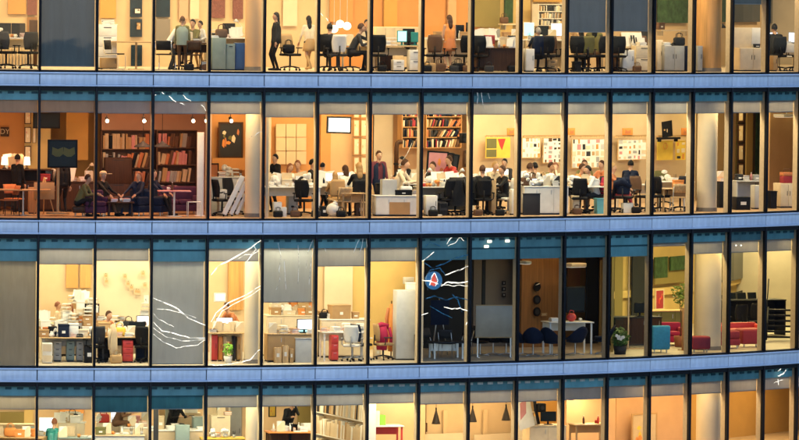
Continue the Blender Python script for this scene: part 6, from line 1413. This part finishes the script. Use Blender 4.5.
D = desk(3, 76, 1.4, 1.1, 'pale green desk below cream counter', 'pale green desk', 'grey green', 'beige', 'front', h=.92); fill(D, 62, 92, 312, [('monitor', 'screen dark'), ('box', 'light grey'), 'paper'], 9)
# third window
D = cabinet(3, 96, 150, 424, 3.4, 'long pale counter along the third bay', 'counter', 'cream', n=5); fill(D, 98, 148, 321, ['paper', ('box', 'pink'), ('books', 'rust'), ('box', 'cream')], 7)
item(D, 'bag', 103, 0, 'red', look='red bag on long pale counter')
hung('screen', 'bright white projection screen behind seated person', 'screen', 3, 111, 412.5, 127, 423, 4.2, lambda r, w, h: (rbox(-w/2, w/2, 0, .03, 0, h, .005).build('screen_sheet', 'screen white', r), MB().cyl((-w/2, .015, h+.03), (w/2, .015, h+.03), .03).build('roller', 'white', r), MB().cyl((0, .03, h+.03), (0, .03, h+1.0), .01).build('hanger', 'white', r)))
person(3, 118, 2.6, 'think', 'person with red brown hair under white screen', 'brown', 'brown', 'hair red', rot=60, z=.75, sc=1.0)
D = desk(3, 137, 2.2, 1.0, 'white topped desk at right mullion', 'white topped desk', 'white', 'cream', 'front', h=1.15); fill(D, 128, 147, 322, ['paper', ('books', 'tan')], 8)
D = desk(3, 118, 1.3, 1.5, 'wide grey desk screen at bottom of view', 'wide grey desk', 'beige', 'light grey', 'front', h=1.0); fill(D, 100, 146, 323, ['paper', ('box', 'olive'), ('tray', 'cream')], 8)
# fourth window
person(3, 172, 2.8, 'type', 'person in black leaning over papers', 'black', 'black', 'hair black', rot=30, z=.65, sc=1.0)
D = desk(3, 176, 1.8, 1.7, 'white bench with green drawer front', 'green front bench', 'white', 'beige', 'front', h=1.1)
item(D, 'paper', 169, -.1); item(D, 'paper', 175, .1); item(D, 'box', 160, 0, 'beige', w=.2, d=.2, h=.4); item(D, 'paper', 200)
cabinet(3, 175, 189, 426, 1.2, 'dull green cupboard in the bench front', c='grey green', n=1, dp=.2)
cabinet(3, 158, 164, 408, 3.6, 'tan tall locker left of leaning person', c='tan', n=1); cabinet(3, 164, 173, 409, 4.4, 'grey green tall locker behind leaning person', c='grey green', n=1); D = cabinet(3, 176, 200, 414, 4.0, 'cream drawer bank along the wall', c='beige', style='drawers', n=4); item(D, 'box', 190, 0, 'white', w=.4, d=.3, h=.22)
cabinet(3, 192, 206, 418, 2.4, 'pale sage partition cabinet at right', c='grey green', n=1); cabinet(3, 153, 158, 405, .9, 'tall dark panel against left mullion', 'panel', 'dark grey', 'plinth', .06)
# fifth window
D = cabinet(3, 210, 229, 416, 2.0, 'cream shelving with ragged stacked papers', 'shelving', 'cream', n=2, style='drawers'); fill(D, 212, 228, 331, ['paper', 'paper', ('box', 'cream')], 4)
cabinet(3, 229, 240, 406, 3.6, 'tall dark grey cupboard behind column', c='grey', n=1)
D = desk(3, 222, 1.1, 1.3, 'yellow edged desk at bottom of view', 'yellow edged desk', 'yellow', 'beige', 'front', h=.9); fill(D, 212, 236, 332, ['paper', ('tray', 'grey'), ('books', 'brown')], 7)
# sixth window
hung('picture', 'yellow picture in black frame at left', 'picture', 3, 268.5, 405, 276, 417, 5, AF('yellow', 'black', 2, 3, ('orange', 'tan')))
person(3, 287, 2.2, 'think', 'person in black sweater propping head on hand', 'black', 'black', 'hair brown', rot=20, z=.62, sc=1.02)
D = desk(3, 290, 1.5, 1.45, 'orange topped desk before person in sweater', 'orange topped desk', 'orange', 'dark wood', 'legs', h=1.02, dp=.8); item(D, 'bottle', 291, -.1, 'black'); item(D, 'paper', 284, .1); fill(D, 272, 312, 341, ['paper', 'paper', 'mug', ('box', 'white')], 6)
tag(stand(office_chair('tan', 'black', 'black'), 3, 287, 2.6, 20, .1), 'tan office chair behind person in sweater', 'office chair', 3, 287)
# seventh window: sloping bookshelves
books_unit(3, 321, 367, 394, 462, 3.4, 3, ['cream', 'paper', 'light grey', 'paper', 'beige', 'dark grey', 'beige', 'cream', 'tan'], 'long white bookcase running back into the room', 55, 'white', .2, 'pale book', back='beige', bs=3., rot=-93, wid=4.6)
# eighth window
D = desk(3, 385, 1.2, 1.0, 'red legged white table', 'red legged table', 'white', 'red', 'legs', h=1.17)
r = empty('box_files'); rbox(-.14, .0, -.12, .12, 0, .42, .006).build('file', 'white', r); rbox(.004, .19, -.12, .12, 0, .3, .006).build('file', 'lime', r); on(r, D, 378, .05, 10)
tag(r, 'lime green and white box files standing together', 'file box', 3, 378)
# ninth and tenth: pendants
def cone(r, w, h):
    MB().lathe([(.03, h), (.035, h*.92), (w/2, .015), (w/2, 0), (w/2-.012, 0), (.02, h*.9), (0, h*.9)], 24).build('lamp_shade', mat('shade_bronze', (.035, .022, .012), .5, .3), r); MB().cyl((0, 0, h), (0, 0, h+.1), .022).cyl((0, 0, h+.1), (0, 0, h+1.3), .006).build('cord', 'black', r); MB().ell((0, 0, .05), (.04, .04, .05), 10, 8).build('bulb', 'lit shade', r)
for x, y in ((436, 410), (472.5, 408), (506, 406.5)): hung('pendant_lamp', 'dark bronze cone pendant lamp', 'lamp', 3, x-4, y+1, x+4, y+14, 2.6 if x != 472.5 else 2.0, cone, 'cone pendant lamps')
hung('picture', 'small brown picture at left mullion', 'picture', 3, 421.5, 423, 427, 432, 6.2, AF('brown', 'dark wood', 2, 1, ('olive', 'tan')))
for a, b_ in ((443, 447), (483, 487)): wallrect(a, 410, b_, 470, 6.42, 'cream')
wallrect(424, 433.5, 470, 470, 6.3, 'white'); wallrect(474, 434, 516, 470, 6.3, 'white')
# eleventh, twelfth
r = empty('tilted_banner'); rbox(-.28, .28, -.01, .01, 0, 1.1, .005).build('banner_sheet', 'paper', r); MB().prism([(-.2, .3), (.05, .45), (.15, .9), (-.1, .8)], -.014, -.0105).build('printed_shape', 'pink', r); MB().box(-.3, .3, -.02, .02, 1.101, 1.13).build('top_rail', 'dark grey', r); MB().cyl((0, 0, 1.13), (0, 0, 1.9), .01).build('hanger', 'dark grey', r)
v, th = Wp(527.5, 428, 2.0); put(r, v, th); r.rotation_euler.y = -.25; tag(r, 'white banner hanging at a tilt with pink shape', 'banner', 3, 527)
r = empty('projector_arm'); MB().tube([(.1, 0, 0), (-.02, 0, .45), (-.1, 0, .95)], .05, 8).build('arm', 'black', r); rbox(.0, .28, -.14, .14, .36, .62, .03).build('projector_body', 'black', r); MB().cyl((.12, -.17, .49), (.12, -.14, .49), .06).build('lens', 'dark grey', r); rbox(-.2, .0, -.06, .06, .9, 1.1, .02).build('mount', 'black', r)
MB().cyl((-.1, 0, 1.1), (-.1, 0, 1.75), .02).build('hanger', 'black', r); v, th = Wp(536, 424, 1.8); put(r, v, th); tag(r, 'black projector on slanted ceiling arm', 'projector', 3, 536)
D = desk(3, 544, 2.0, 1.2, 'cream counter below the projector', 'projector counter', 'cream', 'cream', 'counter', h=.95); item(D, 'monitor', 548, 0, 'screen dark', w=.5, h=.3); item(D, 'box', 526, 0, 'green', w=.3, d=.2, h=.16); item(D, 'bag', 533, .0, 'cream')
hung('white_panel', 'bright white panel at the left mullion', 'panel', 3, 518.5, 405, 523, 445, 3.5, lambda r, w, h: (rbox(-w/2, w/2, 0, .03, 0, h, .005).build('panel_sheet', 'white', r), box(-w/2-.012, w/2+.012, .031, .05, -.01, h+.01).build('backing', 'cream', r)))
D = desk(3, 588, 1.2, 1.1, 'pale side table below the round light pool', 'pale side table', 'pale wood', 'tan', 'legs', h=1.0); item(D, 'bottle', 583, 0, 'brown'); item(D, 'bottle', 598, 0, 'red'); item(D, 'mug', 597, .1, 'red')
hung('picture', 'large framed picture of orange figures', 'picture', 3, 630, 413, 658, 450, 3.7, AF('beige', 'ochre_frame' if False else 'tan', 7, 31, ('orange', 'rust', 'yellow')))

# ================================================================== REFLECTIONS in the glass, built as glowing tubes just inside the panes
stm = mat('streak_reflection', (1, .93, .82), .4, 0, 0, 1, .95)
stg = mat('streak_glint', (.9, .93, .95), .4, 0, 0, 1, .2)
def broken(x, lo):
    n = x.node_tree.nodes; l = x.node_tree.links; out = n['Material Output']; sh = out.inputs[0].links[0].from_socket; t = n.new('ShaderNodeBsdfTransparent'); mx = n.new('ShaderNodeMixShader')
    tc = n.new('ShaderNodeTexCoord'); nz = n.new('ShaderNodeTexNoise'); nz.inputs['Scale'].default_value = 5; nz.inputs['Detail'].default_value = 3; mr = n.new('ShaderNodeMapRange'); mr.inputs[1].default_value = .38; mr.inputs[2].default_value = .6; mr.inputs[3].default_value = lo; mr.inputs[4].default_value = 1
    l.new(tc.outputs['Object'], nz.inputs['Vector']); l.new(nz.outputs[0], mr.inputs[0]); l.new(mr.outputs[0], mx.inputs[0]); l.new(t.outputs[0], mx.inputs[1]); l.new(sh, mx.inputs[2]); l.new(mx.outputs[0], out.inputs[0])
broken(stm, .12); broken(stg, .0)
def streak(row, look, lines, m=stm, d=.06, cat='light streak', group='light reflections on the glass'):
    r = empty('reflected_streak'); b0 = None; px = sum(p[0] for l in lines for p in l[1])/sum(len(l[1]) for l in lines)
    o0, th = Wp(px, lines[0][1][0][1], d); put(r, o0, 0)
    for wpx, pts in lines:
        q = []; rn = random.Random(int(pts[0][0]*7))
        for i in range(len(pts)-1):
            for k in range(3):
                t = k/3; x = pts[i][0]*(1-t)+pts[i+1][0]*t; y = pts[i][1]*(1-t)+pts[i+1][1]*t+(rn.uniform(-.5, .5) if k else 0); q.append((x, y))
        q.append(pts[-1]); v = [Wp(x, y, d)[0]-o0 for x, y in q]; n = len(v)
        MB().tube(v, wpx/115, 6, rr=[wpx/115*(.45+.7*math.sin(math.pi*min(1, (i+.6)/n))**.6)*rn.uniform(.75, 1.25) for i in range(n)]).build('reflection_line', m, r)
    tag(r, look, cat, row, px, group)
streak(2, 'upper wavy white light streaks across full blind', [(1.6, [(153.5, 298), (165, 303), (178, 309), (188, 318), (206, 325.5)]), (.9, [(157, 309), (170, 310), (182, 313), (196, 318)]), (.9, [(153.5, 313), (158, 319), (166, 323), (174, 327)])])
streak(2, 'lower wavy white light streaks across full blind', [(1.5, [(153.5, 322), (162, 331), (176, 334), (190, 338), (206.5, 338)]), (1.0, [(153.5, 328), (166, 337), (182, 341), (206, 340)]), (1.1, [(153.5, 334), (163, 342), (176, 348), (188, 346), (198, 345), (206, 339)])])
streak(2, 'bold rising white streak under the teal sky reflection', [(2.0, [(211, 275), (218, 266), (232, 259), (246, 251), (261.5, 240)]), (1.1, [(238, 259), (245, 254.5), (251, 255), (256, 249)]), (1.3, [(246, 262), (252, 255), (259, 250)]), (.8, [(254, 246), (258, 252), (262, 255)])])
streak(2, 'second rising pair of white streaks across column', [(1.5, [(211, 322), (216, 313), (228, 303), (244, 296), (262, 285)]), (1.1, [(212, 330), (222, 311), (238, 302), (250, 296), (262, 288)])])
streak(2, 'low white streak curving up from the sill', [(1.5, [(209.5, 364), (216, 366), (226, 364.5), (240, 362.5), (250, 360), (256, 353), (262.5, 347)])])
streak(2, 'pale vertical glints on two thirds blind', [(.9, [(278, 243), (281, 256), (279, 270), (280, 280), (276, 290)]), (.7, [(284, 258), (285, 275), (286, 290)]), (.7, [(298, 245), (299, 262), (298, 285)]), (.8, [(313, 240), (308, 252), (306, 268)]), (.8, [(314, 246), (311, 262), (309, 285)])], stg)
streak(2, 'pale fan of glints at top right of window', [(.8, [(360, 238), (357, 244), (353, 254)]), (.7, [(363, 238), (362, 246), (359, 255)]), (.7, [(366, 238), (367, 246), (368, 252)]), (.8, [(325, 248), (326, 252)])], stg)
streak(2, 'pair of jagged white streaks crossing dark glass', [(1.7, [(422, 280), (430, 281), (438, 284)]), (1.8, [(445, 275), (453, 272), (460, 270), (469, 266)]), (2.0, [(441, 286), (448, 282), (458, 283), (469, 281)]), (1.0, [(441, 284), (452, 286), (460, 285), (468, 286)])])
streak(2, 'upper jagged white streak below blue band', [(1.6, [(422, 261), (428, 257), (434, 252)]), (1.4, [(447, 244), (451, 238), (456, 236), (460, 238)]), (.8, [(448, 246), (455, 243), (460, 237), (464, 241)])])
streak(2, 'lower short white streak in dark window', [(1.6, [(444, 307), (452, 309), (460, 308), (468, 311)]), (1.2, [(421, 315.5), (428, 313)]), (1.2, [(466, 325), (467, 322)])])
bls = mat('streak_blue_glint', (.03, .18, .36), .4, 0, 0, 1, .2); broken(bls, .0)
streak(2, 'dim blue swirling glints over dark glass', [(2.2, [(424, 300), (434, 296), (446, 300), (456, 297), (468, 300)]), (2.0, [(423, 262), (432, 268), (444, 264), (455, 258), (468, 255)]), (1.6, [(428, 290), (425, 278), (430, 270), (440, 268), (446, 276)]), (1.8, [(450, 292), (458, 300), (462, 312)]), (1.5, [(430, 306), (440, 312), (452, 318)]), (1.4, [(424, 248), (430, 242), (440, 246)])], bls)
r = empty('sign_reflection'); v, th = Wp(434, 280.5, .12); put(r, v, th)  # reflection of a sign, built as a glowing disc inside the glass
MB().cyl((0, .0, 0), (0, .05, 0), .27, n=28).build('blue_disc', mat('sign_reflection_blue', (.03, .14, .3), .4, 0, .3, 6, .35), r); MB().prism([(-.12, -.12), (0, -.17), (.1, -.06), (.02, .2), (-.06, .1)], -.012, -.002).build('red_flame', mat('sign_reflection_red', (.75, .1, .06), .4, 0, .1, 6, .5), r)
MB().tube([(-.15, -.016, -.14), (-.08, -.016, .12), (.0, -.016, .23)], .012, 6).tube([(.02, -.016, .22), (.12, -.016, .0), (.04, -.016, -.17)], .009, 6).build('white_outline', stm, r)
tag(r, 'round blue glowing reflection of a sign with red flame shape', 'sign', 2, 434)
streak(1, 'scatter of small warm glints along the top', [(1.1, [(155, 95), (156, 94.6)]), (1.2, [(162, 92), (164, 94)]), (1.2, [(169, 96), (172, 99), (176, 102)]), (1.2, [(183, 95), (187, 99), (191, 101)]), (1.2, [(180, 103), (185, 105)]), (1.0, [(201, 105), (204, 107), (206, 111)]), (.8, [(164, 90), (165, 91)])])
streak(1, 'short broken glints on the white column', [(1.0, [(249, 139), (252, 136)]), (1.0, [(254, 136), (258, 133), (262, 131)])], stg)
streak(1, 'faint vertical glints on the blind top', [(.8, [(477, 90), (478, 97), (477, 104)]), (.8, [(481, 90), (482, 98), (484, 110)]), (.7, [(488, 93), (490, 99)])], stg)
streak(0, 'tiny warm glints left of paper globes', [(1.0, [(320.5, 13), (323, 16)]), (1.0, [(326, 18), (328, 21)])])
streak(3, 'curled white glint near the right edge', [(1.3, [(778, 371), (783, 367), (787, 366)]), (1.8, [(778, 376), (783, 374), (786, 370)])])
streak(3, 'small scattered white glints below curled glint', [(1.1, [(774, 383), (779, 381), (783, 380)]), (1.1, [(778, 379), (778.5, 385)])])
finish_labels()
